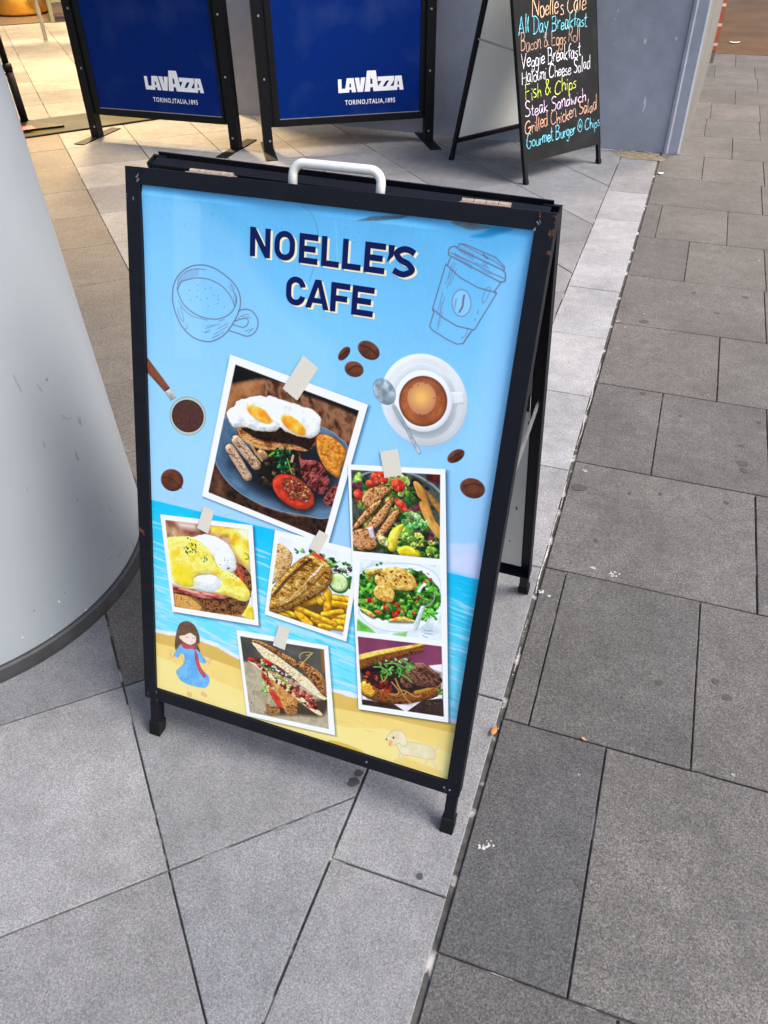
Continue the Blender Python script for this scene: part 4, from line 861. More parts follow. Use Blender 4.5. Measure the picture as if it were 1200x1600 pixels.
    cv.put(sd_poly(spl([(498.8,49.7),(502,63.1),(513.9,75.4),(528.6,74.5),(538.9,54),(531.8,43.7),(523.2,48.2),(517.3,42.5),(507.5,37.1),(502.4,44)])), [k_, (244, 232, 192)], fr=12, edge=(150, 134, 96), ew=.9)
    for P, c in (([(511.2,56.3),(512.9,56.3),(510.9,59)], (50, 50, 60)), ([(498.4,47.8),(499.9,48),(498.2,49.9)], (60, 56, 56)), ([(507,45),(510.5,44.9),(506.5,49.8)], (246, 190, 60)), ([(505.9,38.3),(508.8,38.7),(505.3,41.3)], (240, 150, 150))): cv.put(sd_ell(P), c)
    # torn top edge, crease and scuffs
    ln(cv, [(275.7,958),(293.8,948.4),(304.7,922.7),(304.6,890.8),(294.1,852.1)], .9, (86, 120, 150), .7); ln(cv, [(332,943.5),(338.9,876.5)], 1.2, (150, 205, 240), .7)
    cv.put(sd_poly([(365,947),(387.1,955.4),(444.6,963.1),(430.9,956.6),(397.4,950.4)]), [(96, 106, 112), (66, 80, 92)], fr=5, aa=1.2, al=.8); cv.put(sd_poly(spl([(506.1,960.3),(533.5,962.3),(561.2,959.5),(550,955.7),(534.8,953.2),(518.8,955.7)])), [(112, 118, 122), (84, 92, 100)], fr=8, aa=1.2, al=.85)
    cv.put(sd_poly(spl([(554.9,952.9),(563.7,960.6),(592.4,960.4),(575.9,951.9),(558.7,945.8),(536.1,944.1)])), (10, 130, 190), aa=2.5, al=.7)
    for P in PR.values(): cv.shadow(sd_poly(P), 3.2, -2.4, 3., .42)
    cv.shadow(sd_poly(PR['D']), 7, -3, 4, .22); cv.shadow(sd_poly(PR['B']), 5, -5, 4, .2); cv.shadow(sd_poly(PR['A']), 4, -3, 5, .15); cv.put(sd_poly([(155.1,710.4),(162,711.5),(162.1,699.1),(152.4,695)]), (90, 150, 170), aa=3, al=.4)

def blobs(cv, P, cols, n, r0, r1, seed, **kw):
    rs = random.Random(seed); f = sd_poly(P); b = f.bb; c = 0
    while c < n:
        x, y = rs.uniform(b[0], b[1]), rs.uniform(b[2], b[3])
        if f(np.array([x]), np.array([y]))[0] > 0: continue
        a = rs.uniform(0, 3.14); r = rs.uniform(r0, r1); q = r*rs.uniform(.45, .9)
        col = rs.choice(cols); cv.put(sd_ell([(x, y), (x+r*math.cos(a), y+r*math.sin(a)), (x-q*math.sin(a), y+q*math.cos(a))]), [tuple(max(0, v*.62) for v in col), col, tuple(min(255, v*1.18+8) for v in col)], fr=r*.7, wob=r*.5, wf=r*.8, **{**dict(dome=r*.5, rim=r*.6, shade=.6), **kw}); c += 1
def paint_A(cv):
    cv.put(sd_poly([(169.8,703.4),(391.6,665.4),(345.1,427.1),(119.4,464)]), [(66, 38, 24), (128, 82, 54), (158, 108, 76), (100, 62, 40)], fr=20, st=.6, ang=.3)
    cv.put(sd_poly([(169,705.2),(393.7,665.3),(390.7,654.9),(347.4,666.7),(294.5,674.5),(256.4,691.4),(207.9,685.6),(162.6,668.5)]), [(8, 8, 10), (26, 20, 18)], fr=14, aa=3); cv.put(sd_poly([(161.2,668.2),(221.5,686.2),(219.7,658.7),(186.7,650.2),(156,626.6)]), [(150, 92, 48), (196, 136, 84)], fr=14, aa=5, al=.85)
    cv.put(sd_poly([(119.4,464),(132.2,519.3),(160.6,488.8),(225.8,460.9),(289.3,455.8),(355.7,468.7),(345.1,427.1)]), [(24, 15, 11), (74, 44, 30), (40, 24, 17)], fr=12, aa=2); cv.put(sd_poly([(119.4,464),(132.2,519.3),(151.6,498.2),(155,459)]), [(80, 48, 32), (128, 84, 60)], fr=10, aa=6, al=.8)
    plate = spl([(157.6,613.8),(145,587.5),(134.1,547.4),(134.3,522.5),(157.6,492.4),(196.3,471.2),(249,460.6),(306,462),(355.5,472),(372.1,543.3),(378.6,597),(358.8,616.1),(329,626.9),(242.3,637.3)])
    cv.put(sd_poly(plate), [(70, 98, 124), (92, 124, 150)], fr=26, edge=(142, 170, 190), ew=2.2); cv.put(sd_poly(spl([(159.2,600.9),(145.1,566),(148.4,525.5),(178.1,501.1),(225.1,483.4),(282.6,476.8),(349,486.6),(363.8,546.8),(368.2,594.9),(346,611),(324.5,614.5),(242.7,627.1)])), [(58, 82, 108), (80, 110, 136)], fr=22, aa=5)
    cv.put(sd_poly([(166,526.4),(238.8,584.6),(351.7,604.4),(370.5,564.1),(353.8,495.9),(265.7,472.9),(201.7,492.2)]), (12, 13, 18), aa=14, al=.75)
    cv.put(sd_poly(spl([(202.8,561.3),(236.5,570.8),(283.3,577.7),(300.9,554.8),(299.7,527.5),(247.6,496.8),(221.7,502.2),(215.1,528.5)])), [(10, 9, 9), (38, 28, 22), (20, 16, 14)], fr=6, aa=2, wob=3)
    cv.put(sd_poly(spl([(177,593.7),(181,581.1),(196.9,570.9),(228.2,566.5),(277.9,576.6),(310.3,581.8),(323.5,609.2),(318.5,626.1),(242.9,622)])), [(120, 66, 30), (190, 126, 66), (222, 166, 100), (150, 86, 40)], fr=7, st=2, bump=3, bf=2.5, wob=1.5)
    cv.put(sd_poly(spl([(187.8,598.4),(199.3,587.4),(224.9,581.8),(282.9,585.5),(299.4,583.6),(311.7,582.1),(319.2,613.5),(281.5,613.9)])), [(26, 12, 8), (58, 28, 14), (16, 8, 6)], fr=9, wob=1.5, aa=2)
    ln(cv, [(177.1,591),(185.3,578),(205.4,571.3),(236.5,570.8),(283.1,580.8)], 3, (214, 158, 92), .7)
    egg = dict(fr=13, ct=2.6, bump=3.2, bf=9, dome=5, rim=8, shade=.55, wob=1.8, wf=8, edge=(226, 206, 160), ew=1.2)
    cv.put(sd_poly(spl([(154.7,618),(170.1,634.4),(174.2,642.4),(195,651.7),(225.2,658.4),(247.7,640.9),(255.5,615.3),(243.6,602.6),(216,597.3),(187.7,598.9),(166.4,595.6)])), [(216, 218, 214), (242, 243, 238), (250, 250, 248)], **egg)
    cv.put(sd_ell([(216.5,626.6),(239.6,622.7),(211.4,639.8)]), [(238, 140, 16), (250, 170, 40), (253, 200, 90)], fr=11, dome=4, rim=8, shade=.35, aa=2.5)
    cv.put(sd_poly(spl([(225.1,644.4),(231.9,662.1),(257.8,658.4),(274,657.1),(295.6,654.2),(310.2,652.9),(319.9,646.6),(327.8,638),(324.5,614.5),(310.4,603.5),(282,603.6),(259.9,609.7),(237.4,623.5)])), [(218, 220, 216), (245, 246, 240), (252, 252, 250)], **egg)
    cv.put(sd_ell([(279.1,619.8),(300.9,616.1),(271.9,634.6)]), [(240, 140, 14), (252, 168, 34), (253, 200, 84)], fr=11, dome=4, rim=8, shade=.35, aa=2.5)
    blobs(cv, [(158.8,632.3),(321.9,657),(324.7,612),(187.8,595.8)], [(150, 140, 120), (120, 110, 100)], 40, .35, .7, 3, al=.6, dome=0)
    saus = [(120, 80, 56), (196, 160, 124), (214, 184, 150), (176, 136, 104)]
    for P, w in (([(162.1,554.4),(196,511.1)], 19), ([(174.6,571.8),(212.1,536.1)], 20)):
        cv.put(sd_line(P, w+2), (20, 14, 14), al=.5, aa=2); cv.put(sd_line(P, w), saus, fr=4.5, dome=8, rim=6, shade=.5, bump=1.5, bf=1.5); f = sd_line(P, w); 
        for i in range(7):
            t = .1+i*.13; x = P[0][0]*(1-t)+P[1][0]*t+random.uniform(-2, 1); y = P[0][1]*(1-t)+P[1][1]*t+random.uniform(-1, 1); cv.put(sd_line([(x-2.6, y+1.2), (x+2.4, y-1)], 1.8), [(70, 38, 32), (110, 64, 52)], fr=2, al=.75, wob=1)
    blobs(cv, [(197,568.2),(233.8,567.6),(283.6,572.4),(298.9,540.9),(247.5,499.6),(218.8,501.6),(223.4,538.5)], [(52, 38, 28), (80, 58, 40), (34, 26, 22), (110, 84, 56)], 60, 2, 5.5, 8)
    cv.put(sd_ell([(224.3,556.3),(234.7,555.7),(222.6,565.3)]), [(150, 110, 72), (190, 152, 108)], fr=4, dome=4, rim=5); ln(cv, [(202.6,569.4),(211.5,557.7),(223.2,546.6)], 5, (190, 150, 104), .85)
    blobs(cv, [(239.3,568.7),(255.7,577.4),(275.1,576),(279,552.8),(263.3,530.6),(245.8,545.9)], [(16, 74, 38), (30, 110, 56), (60, 150, 80), (10, 44, 26)], 46, 1.8, 4.6, 12)
    ln(cv, [(270.4,559.1),(277.3,541.7),(280.4,534.2)], 2, (120, 190, 70)); ln(cv, [(236.9,557.5),(245.1,564.6)], 3.5, (130, 180, 50), .9); ln(cv, [(281.1,566.6),(278.9,555.5)], 4, (214, 180, 130), .9)
    bac = [(44, 14, 18), (120, 42, 42), (180, 92, 82), (84, 28, 30)]
    cv.put(sd_poly(spl([(289.3,577.6),(297.7,563.4),(316.7,566),(333.2,561.5),(345.1,545.4),(351.5,530.8),(339.3,509.1),(319.7,514.3),(302.4,528.1),(295.8,548.3)])), bac, fr=5, ang=.9, st=2, bump=4, bf=3, dome=4, rim=7, wob=2, shade=.7)
    cv.put(sd_poly(spl([(344.7,510.3),(357,529.3),(366,535.3),(361.3,505.9),(357,489.8),(341.5,495.9)])), bac, fr=4, bump=4, bf=3, wob=2, shade=.8)
    cv.put(sd_poly(spl([(320.6,604.7),(327.3,613),(340.4,615.5),(359.3,608.5),(374.7,596.2),(376.6,588.9),(369.4,561.3),(366.6,544.8),(350.2,549.2),(335.9,562.1),(325.2,580.9)])), [(176, 94, 20), (222, 142, 44), (238, 166, 66)], fr=4, bump=1.6, bf=1.2, dome=6, rim=6, shade=.55, wob=.8, edge=(150, 76, 16), ew=2)
    cv.put(sd_ell([(285,496.9),(325,494.9),(277.4,528.2)]), (14, 12, 14), aa=6, al=.6)
    cv.put(sd_ell([(284.8,501),(324,497.4),(278.7,530.6)]), [(186, 40, 22), (224, 68, 40)], fr=8, dome=7, rim=9, shade=.5); cv.put(sd_ell([(291,507),(320.3,504.8),(285.8,527.3)]), [(196, 96, 60), (110, 40, 34), (160, 70, 44)], fr=4, aa=2, wob=2); ln(cv, [(246.9,516.1),(263.4,527.9),(291.1,531.1),(316.6,520.4),(323.7,502.8)], 1.6, (90, 24, 16), .6)
    blobs(cv, [(261.6,502.7),(269.2,523.7),(296.9,526.9),(314.7,506.3),(310.1,488.7),(282.2,485.1)], [(176, 120, 66), (120, 50, 36), (216, 170, 100), (80, 30, 26)], 90, 1.0, 2.6, 15)
    cv.border([[(169.8,703.4),(391.6,665.4),(345.1,427.1),(119.4,464)]], (250, 250, 242))
def paint_B(cv):
    cv.put(sd_poly([(27.8,388),(199.7,410.2),(217.4,227.1),(45.3,206.1)]), [(180, 130, 86), (212, 176, 128), (150, 100, 70)], fr=30, aa=1)
    cv.put(sd_poly([(27.8,388),(87.1,395.3),(123.9,394.5),(121.1,378.7),(78.2,366.8),(49.4,376.5)]), [(120, 58, 44), (168, 100, 80)], fr=12, aa=6); cv.put(sd_poly([(49.7,390.5),(89.9,395.9),(98.4,384.2),(61,379.3)]), (232, 214, 196), aa=7)
    cv.put(sd_poly([(121.1,397.9),(199.7,409.4),(205.5,339.1),(191.6,341),(174.6,356.1),(160.2,388.4),(126.7,385.6)]), [(232, 176, 18), (250, 222, 70), (252, 236, 130)], fr=14, aa=5); cv.put(sd_poly([(173.8,403.9),(199.7,409.4),(202.9,390.7),(187.8,389.7)]), (250, 246, 228), aa=6, al=.8); ln(cv, [(195.3,361.4),(200.9,358.7),(201.9,352),(196.4,349.2)], 3, (130, 150, 20), .9)
    cv.put(sd_poly([(208.5,328.6),(217.4,227.1),(191,228.4),(199.1,254.3)]), [(206, 216, 226), (228, 232, 236)], fr=10, aa=2); cv.put(sd_poly(spl([(193.9,229.2),(199.2,248.5),(211.8,255),(219.6,227.8),(205.5,222.2)])), [(226, 196, 40), (248, 226, 90)], fr=8, aa=2, dome=3, rim=5)
    cv.put(sd_poly(spl([(42.2,237.1),(85.8,240.2),(135.8,248.3),(178.8,272),(189.3,315.1),(177.7,337.4),(197.4,331.3),(210.3,312.2),(208.5,274.4),(191,231.3),(153.5,220.5),(112.4,214.7),(76.5,210.5),(46.2,206.4)])), [(58, 32, 18), (112, 68, 36), (168, 112, 56), (84, 46, 24)], fr=6, bump=4, bf=2.5, wob=1.5, shade=.75)
    cv.put(sd_poly([(43.8,237.5),(82.8,237.9),(106.5,222),(100.5,211.3),(46.2,206.4)]), [(200, 140, 60), (226, 176, 92), (176, 112, 44)], fr=5, bump=2, bf=2, aa=3); cv.put(sd_poly(spl([(174.9,336.7),(191.9,327.1),(198.1,300.3),(189.8,292.3),(175.3,311.3)])), [(150, 60, 36), (196, 96, 60), (90, 34, 24)], fr=3, st=3, ang=1.2, bump=3, bf=2); ln(cv, [(179.2,329.4),(185.1,313.9),(189.6,300.9)], 4, (226, 90, 50), .8)
    cv.put(sd_poly(spl([(42.5,252.2),(77,252.7),(121.2,257.5),(164.6,266.6),(181.7,267),(153.2,251.7),(115.4,241),(76.8,239.2),(43.2,237.4)])), [(122, 38, 32), (176, 84, 72), (206, 128, 112)], fr=5, st=3, bump=2, bf=3, dome=4, rim=4)
    cv.put(sd_poly(spl([(34.2,348.9),(78.2,362.6),(112.6,378.9),(140.8,378.1),(160.5,369.2),(174.7,350.6),(177.9,323.4),(164,308.3),(141.5,264.6),(91.8,256.8),(47.1,253.4),(37,274.4)])), [(232, 230, 216), (246, 246, 240), (222, 224, 222)], fr=18, bump=2, bf=8, dome=9, rim=20, shade=.5, wob=1)
    cv.put(sd_poly(spl([(29.8,347.8),(52,358.9),(81.1,366.1),(106.8,358.5),(126.8,343.9),(141.2,319.4),(175.3,311.3),(198.2,294.6),(207.5,280),(204.5,264.6),(190.4,259.2),(164.6,262.2),(132.9,262.2),(147.2,277.8),(144.2,294.4),(126.9,298.4),(97.9,289.2),(86.1,275.8),(86,264),(62.1,257.5),(41.3,266.7),(33.2,305.6)])), [(244, 222, 90), (248, 236, 130), (240, 206, 40)], fr=14, bump=2, bf=9, dome=6, rim=10, shade=.45, wob=1.2)
    cv.put(sd_poly(spl([(43.4,293.7),(62.9,307.5),(86.2,293.4),(83,263.2),(56.2,261.8)])), (242, 214, 30), aa=9, al=.8)
    blobs(cv, [(152.7,305.3),(175.3,311.3),(192.6,293.1),(178.6,286.4),(161.4,296.1)], [(206, 96, 40), (230, 150, 60)], 26, .5, 1.5, 5, dome=0, al=.8); blobs(cv, [(31.2,348.2),(123.9,360),(198.4,283.2),(62.3,269.4)], [(150, 90, 30), (90, 60, 30)], 60, .25, .6, 6, dome=0, al=.8); blobs(cv, [(31,339.6),(60.7,355.5),(129.6,361.4),(126.8,343.9),(60.3,332.7)], [(220, 140, 60), (206, 120, 50)], 30, .4, 1, 9, dome=0, al=.7)
    blobs(cv, [(61.8,335.9),(86.7,356.3),(98.2,350.8),(101,337.4),(86.5,330.8),(66.1,328.5)], [(20, 92, 30), (40, 130, 50), (12, 60, 24)], 26, 1.2, 2.6, 4); blobs(cv, [(102.4,327.8),(118.3,338.9),(125.4,333.7),(112.5,317.6)], [(20, 92, 30), (40, 130, 50)], 9, 1.2, 2.4, 7); blobs(cv, [(135.5,317.9),(163.5,353.3),(164,314),(147,309.5)], [(30, 110, 40), (60, 140, 60)], 9, .9, 2, 17); blobs(cv, [(66.6,362.5),(112.6,371.1),(109.7,364.8),(69.4,357.6)], [(60, 150, 60)], 3, 1, 2, 18)
    cv.border([[(27.8,388),(199.7,410.2),(217.4,227.1),(45.3,206.1)]], (250, 250, 242))
def paint_C(cv):
    cv.put(sd_poly([(260.5,411.7),(406.4,410.3),(395.6,244.7),(246.8,254.7)]), [(222, 226, 238), (240, 242, 248)], fr=30, aa=1)
    cv.put(sd_poly([(251.8,275.5),(288.6,274.1),(389.5,325.7),(403,289.4),(391.9,257),(329.6,241.4),(247.1,247.2)]), (90, 56, 10), aa=5, al=.9)
    cv.put(sd_poly([(367.9,249.8),(397.2,258.6),(395.6,244.7),(365.4,246.1)]), (170, 190, 214), aa=3)
    blobs(cv, [(285.9,390.5),(309.9,398),(341.9,399.2),(405.4,391.1),(402.5,362.9),(365.4,364),(332,385.7),(297.1,385.1)], [(36, 110, 40), (70, 150, 60), (120, 180, 90), (20, 70, 28)], 46, 2.5, 6, 2)
    cv.put(sd_ell([(342.8,384.4),(360.5,378),(339.5,395.3)]), [(206, 40, 30), (232, 80, 56)], fr=5, dome=4, rim=6); blobs(cv, [(369.7,379),(403.3,385.1),(401.6,373.7),(375.7,369.5)], [(232, 232, 222), (90, 40, 70), (140, 190, 100)], 14, 1.5, 4, 3); ln(cv, [(355.6,391.8),(366.7,383.7),(378,392.1)], 2.5, (160, 205, 110))
    for P in ([(379.8,348.9),(399.5,350.9),(378.3,368.9)], [(400.6,354),(411.3,351.4),(400.2,365)]): cv.put(sd_ell(P), [(34, 92, 30), (60, 120, 44)], fr=5)
    cv.put(sd_ell([(379.7,350.6),(396.8,351.6),(378.9,368.2)]), [(196, 222, 140), (214, 234, 170)], fr=6, dome=2, rim=5); blobs(cv, [(371.2,357.2),(387,358.7),(387,341.9),(373.7,341.1)], [(226, 236, 170), (150, 190, 90)], 14, .6, 1.4, 5)
    chip = [(206, 134, 6), (244, 186, 30), (253, 212, 70)]
    def chp(P, w=12): cv.put(sd_line(P, w+2), (120, 70, 8), al=.6, aa=1.2); cv.put(sd_line(P, w), chip, fr=7, dome=6, rim=5, shade=.5, wob=.8, edge=(186, 116, 8), ew=1.5)
    for P, w in (([(374,318.5),(403.2,321)], 13), ([(369.5,305.8),(404,309.8)], 13), ([(365.7,281.5),(400.6,285.8)], 13), ([(377.4,270.3),(397.5,273.3)], 13), ([(360,326),(363,280.8)], 15), ([(355,278.4),(389.2,294.1)], 12), ([(310.2,289),(350.3,309)], 14), ([(341.9,312.4),(348,302.6)], 13), ([(269.7,253.8),(303.3,260.5)], 10), ([(283.5,263.7),(300.6,259.7)], 10), ([(305.8,267.2),(329.1,250.2)], 16), ([(336.6,264.3),(365,251.9)], 12), ([(351.1,253.7),(391.7,259.9)], 11), ([(298.3,278.3),(377.8,264.6)], 12)): chp(P, w)
    fish = [(112, 66, 12), (176, 118, 34), (216, 164, 74), (146, 92, 20), (232, 190, 110)]
    cv.put(sd_poly(spl([(259.7,396.4),(277.7,392.6),(289.1,380.2),(284.9,353.9),(264,325.5),(249,312.8),(253.1,354.1)])), [(150, 96, 40), (214, 166, 96), (232, 196, 140), (190, 140, 70)], fr=4, ang=.6, st=1.8, bump=4, bf=2.5, dome=4, rim=10, shade=.7)
    body = spl([(248,262.5),(250.9,298.8),(269.2,332.7),(297.8,371.3),(321.1,389.8),(342.6,388.5),(358.9,381.7),(366.6,367.1),(365.3,347.2),(346.9,319.5),(321,295),(291.5,272),(264,255.1)])
    cv.put(sd_poly([(x+1.5, y-3) for x, y in body]), (60, 34, 8), aa=4, al=.6); cv.put(sd_poly(body), fish, fr=5, ct=2.6, ang=-.25, st=2., bump=4.5, bf=2.2, dome=8, rim=14, shade=.7, wob=1.2, edge=(120, 66, 10), ew=2)
    ln(cv, [(254.2,287.9),(280.5,330),(306.4,362.4),(324.3,381)], 7, (70, 44, 24), .5); ln(cv, [(254.2,287.9),(280.5,330),(306.4,362.4),(324.3,381)], 3, (54, 30, 14), .6); ln(cv, [(282.6,284.1),(313.7,327.6),(333.7,358.4),(343.6,372.2)], 3.4, (236, 214, 176), .5); ln(cv, [(258,262.4),(290.9,286.5),(324.8,324.9),(349.7,359.9)], 3.5, (92, 56, 18), .55); ln(cv, [(326.2,348),(333.9,355.6),(343.6,372.2)], 3, (244, 240, 236), .7)
    rs = random.Random(9)
    for i in range(26):
        t = rs.random(); x = 300+330*t; y = 600-270*t+rs.uniform(-40, 90); 
    blobs(cv, [(x, y) for x, y in body], [(70, 40, 10), (236, 200, 130), (96, 58, 16)], 70, .6, 1.8, 21, dome=0, al=.55)
    cv.border([[(260.5,411.7),(406.4,410.3),(395.6,244.7),(246.8,254.7)]], (250, 250, 242))
def paint_D(cv):
    D1, D2, D3 = [(386.1,563.9),(536.2,587.6),(553.4,441.9),(401.6,418.3)], [(415.9,406.4),(555.7,430.8),(575.9,288.9),(421,263.3)], [(423.6,252.8),(577.2,279),(599,136.4),(444.4,109.8)]
    gr = [(46, 96, 24), (90, 146, 40), (140, 180, 60), (28, 60, 20)]
    cv.put(sd_poly(D1), [(44, 48, 40), (84, 92, 80), (30, 30, 34)], fr=16)
    ln(cv, [(390.1,541.9),(410.6,562.2),(446.8,576.2),(489.3,579.1),(520.4,570.4),(538.6,558.9)], 3.5, (150, 168, 178), .8); cv.put(sd_poly([(512.8,584.1),(536.2,587.6),(538.2,571.2),(517.1,572.8)]), [(120, 20, 30), (60, 14, 22)], fr=6, aa=3); 
    blobs(cv, [(388.1,551),(420.2,561.1),(489.9,573.1),(502.3,544.6),(547.5,471.8),(552.6,443.4),(461.2,428.4),(403,422.1)], gr+[(170, 196, 90), (110, 40, 60)], 170, 4, 11, 1)
    tom = [(176, 30, 18), (224, 62, 40), (236, 110, 76)]
    for P in ([(436.5,559.9),(452.1,560.2),(436.4,571.5)], [(469,554.5),(481.3,554),(467.8,565.8)], [(402.9,522.8),(411.5,522.5),(402.1,532.3)], [(421.4,547.2),(429.3,547.3),(420.9,553.4)], [(478.8,520.1),(490,516.3),(472.9,531.6)]): cv.put(sd_ell(P), tom, fr=5, dome=6, rim=8, shade=.55)
    blobs(cv, [(426.3,562.4),(449.2,567.4),(449,553.2),(430.7,549.2)], [(246, 150, 100), (150, 20, 14)], 12, .9, 2, 3)
    ck_ = [(122, 66, 24), (196, 132, 74), (226, 176, 122), (160, 96, 46)]
    for P in ([(408.4,513.7),(416.2,534.8),(437.2,546.5),(459,546.9),(448.2,529.2),(425.2,504.5)], [(396.5,461.3),(418.9,503.1),(439.4,522.4),(443.7,516.9),(420.9,480.5),(403.2,459.6)], [(416,462.7),(443.9,508.9),(460.5,532),(464.4,523.3),(449.4,484),(429,462.5)], [(437.8,454.6),(455,491.9),(471.5,515.3),(476.5,503.5),(460.3,470.1),(443.1,449.2)], [(397.1,454.7),(422.3,464.2),(443.4,445.9),(438.3,431),(413,421.2),(399.6,431.5)]):
        p = spl(P); cv.put(sd_poly([(x+1.5, y-2.5) for x, y in p]), (30, 18, 8), al=.65, aa=3); cv.put(sd_poly(p), ck_, fr=4, bump=3.5, bf=2, dome=5, rim=5, shade=.65, wob=1.2, edge=(86, 40, 12), ew=2.2)
    wd = [(176, 116, 40), (214, 154, 68), (232, 178, 92)]
    cv.put(sd_poly(spl([(494.1,563.1),(499.7,567.4),(513,556.4),(527,528.1),(537,508.1),(546.5,497.6),(549,477.1),(529.6,493.5),(511,521.2),(505.9,539.1)])), wd, fr=8, st=4, ang=-1.1, dome=4, rim=6, shade=.4); cv.put(sd_poly([(512.9,557.9),(522.6,552.3),(541.2,537.7),(543.6,520.9),(527.3,537.7)]), [(150, 96, 34), (190, 132, 58)], fr=6, aa=1); ln(cv, [(496,546.3),(509.2,536.7)], 4, (24, 18, 12), .8)
    blobs(cv, [(487.7,509.4),(515.4,509.4),(523.2,495.2),(509.3,482),(486.3,492.8)], [(120, 190, 110), (90, 170, 80), (160, 210, 130)], 16, 4, 8, 30)
    cv.put(sd_poly(spl([(460.7,450.2),(465,471.2),(477.7,485.9),(486.1,486.2),(480.2,461.7),(476.3,437.3),(465.3,436.2)])), [(214, 186, 20), (240, 216, 60), (248, 230, 110)], fr=6, dome=6, rim=7, shade=.5); cv.put(sd_poly(spl([(482.2,442.2),(493.9,451.8),(513.1,448.3),(517.6,436.1),(486.5,431.4)])), [(220, 190, 20), (244, 222, 60)], fr=6, dome=5, rim=6, shade=.5)
    blobs(cv, [(506.6,478.1),(531.1,480.8),(534.3,466.9),(515.2,457.2)], [(226, 216, 70), (236, 226, 110)], 6, 5, 8, 31); cv.put(sd_poly([(422.1,467.5),(433,471.8),(439.8,450),(433.3,450.1)]), [(232, 222, 226), (206, 186, 200)], fr=4, dome=3, rim=4); blobs(cv, [(444.1,456.1),(458.5,456.3),(457.4,434.2),(445.9,436.4)], [(216, 200, 130), (200, 190, 120)], 3, 6, 9, 32)
    blobs(cv, [(485.7,469.7),(547.5,471.8),(551.1,443),(520.5,438.5),(503.1,454.1)], gr+[(190, 214, 90), (120, 180, 60)], 40, 2.5, 6, 33)
    # middle picture: halloumi salad on a white plate
    cv.put(sd_poly(D2), [(206, 220, 224), (226, 234, 236), (190, 206, 212)], fr=26)
    cv.put(sd_poly(spl([(415.4,319.1),(410.7,368.2),(437.8,400),(506.7,421.4),(551.7,412.9),(563.6,375),(550,321.7),(521,291.3),(465.7,278.5),(430.7,290.5)])), [(222, 230, 234), (238, 242, 244)], fr=20, edge=(180, 196, 200), ew=3)
    cv.put(sd_poly([(418.2,288.7),(449.1,275.4),(456.4,269),(421,263.3)]), [(70, 170, 40), (130, 205, 90)], fr=8, aa=2); cv.put(sd_poly([(489.3,278.1),(514.6,289.4),(512.5,278.5),(489.6,274.5)]), [(110, 190, 80), (150, 210, 120)], fr=8, aa=2); blobs(cv, [(445.5,405.5),(456.3,411.7),(460,407.5),(447.6,400.8)], [(60, 150, 60)], 3, 2, 3, 34)
    cv.put(sd_poly(spl([(413.5,354.7),(429.4,383.8),(476.6,403.2),(520.6,409.7),(555.6,393.5),(564.3,361.2),(546.3,326),(496.4,306),(446.8,300.7),(422.3,310.1)])), [(20, 50, 12), (50, 100, 24), (90, 140, 40)], fr=7, wob=6, wf=12, aa=1)
    blobs(cv, [(412.9,361.7),(429.1,387.2),(514.3,409.8),(554.1,393.1),(564.3,361.2),(543,326.8),(470,303.8),(429.5,304.9)], [(40, 110, 24), (80, 160, 40), (120, 190, 60), (24, 70, 20), (90, 170, 60)], 240, 4, 9, 35); blobs(cv, [(427.1,333.3),(482.5,345.2),(532,366.2),(529.7,330.1),(466.6,304.6)], [(200, 40, 24), (150, 24, 30), (226, 86, 50), (232, 214, 120)], 26, 3, 6, 36); blobs(cv, [(417.3,370),(460.5,402.5),(539.2,413),(556.2,376.4)], [(210, 60, 30), (120, 40, 60), (232, 226, 200), (230, 120, 40)], 16, 2, 4, 37)
    hal = [(190, 128, 40), (232, 186, 84), (244, 212, 130)]
    for P in ([(444.8,377.4),(457.6,398.2),(482.5,408.2),(508.9,401.5),(518.8,383.4),(512.2,371.2),(480.5,364.2),(454.5,362.4)], [(446.1,345.8),(452.5,365.4),(480.7,362.5),(481.2,341.3),(463.5,336.3)], [(425.8,386.4),(444.7,396.6),(454.8,394),(436.3,380.4)], [(422.3,310.1),(439.1,311.3),(453.2,304.4),(447,298.9)], [(477,300.3),(498.6,315.7),(525,314.4),(515.7,309.5)]):
        p = spl(P); cv.put(sd_poly([(x+1, y-2.5) for x, y in p]), (40, 40, 10), al=.6, aa=2); cv.put(sd_poly(p), hal, fr=5, bump=2, bf=2, dome=4, rim=5, shade=.5, wob=1)
    blobs(cv, [(452.2,386.4),(476.9,399.9),(506.5,394),(508.3,377.1),(466.6,372.7)], [(120, 50, 10), (90, 34, 8), (160, 80, 20)], 26, 1.2, 3.2, 38, dome=0, al=.85)
    ln(cv, [(524.8,372.9),(528.5,382.6),(534.1,389.3)], 5, (240, 240, 240)); ln(cv, [(551.2,378.4),(552.8,365),(543.5,350),(534.2,347.4)], 2.2, (150, 165, 150)); cv.put(sd_poly([(531.7,346.7),(539,347),(532.5,305.7),(526.2,289.2),(516,291.7),(525,314.4)]), [(186, 200, 196), (212, 222, 220)], fr=8, dome=2, rim=3, shade=.4)
    blobs(cv, [(534.8,342.3),(559.1,352.7),(562,328.8),(543.8,319.9)], [(70, 180, 40), (110, 200, 70)], 14, 3, 6, 39)
    cv.put(sd_poly([(513.9,296.5),(535.3,295.6),(535.1,282.7),(514.1,279)]), (214, 224, 232), aa=2, al=.8)
    for P in ([(542.7,301.5),(552.4,301.5)], [(545,295.6),(557.8,297.3)], [(540.8,290),(550.7,288.6)], [(552.1,304.3),(558.8,302.6)]): ln(cv, P, 1.2, (110, 124, 130), sp=False)
    # bottom picture: steak sandwich
    cv.put(sd_poly(D3), [(120, 50, 84), (138, 66, 98)], fr=40)
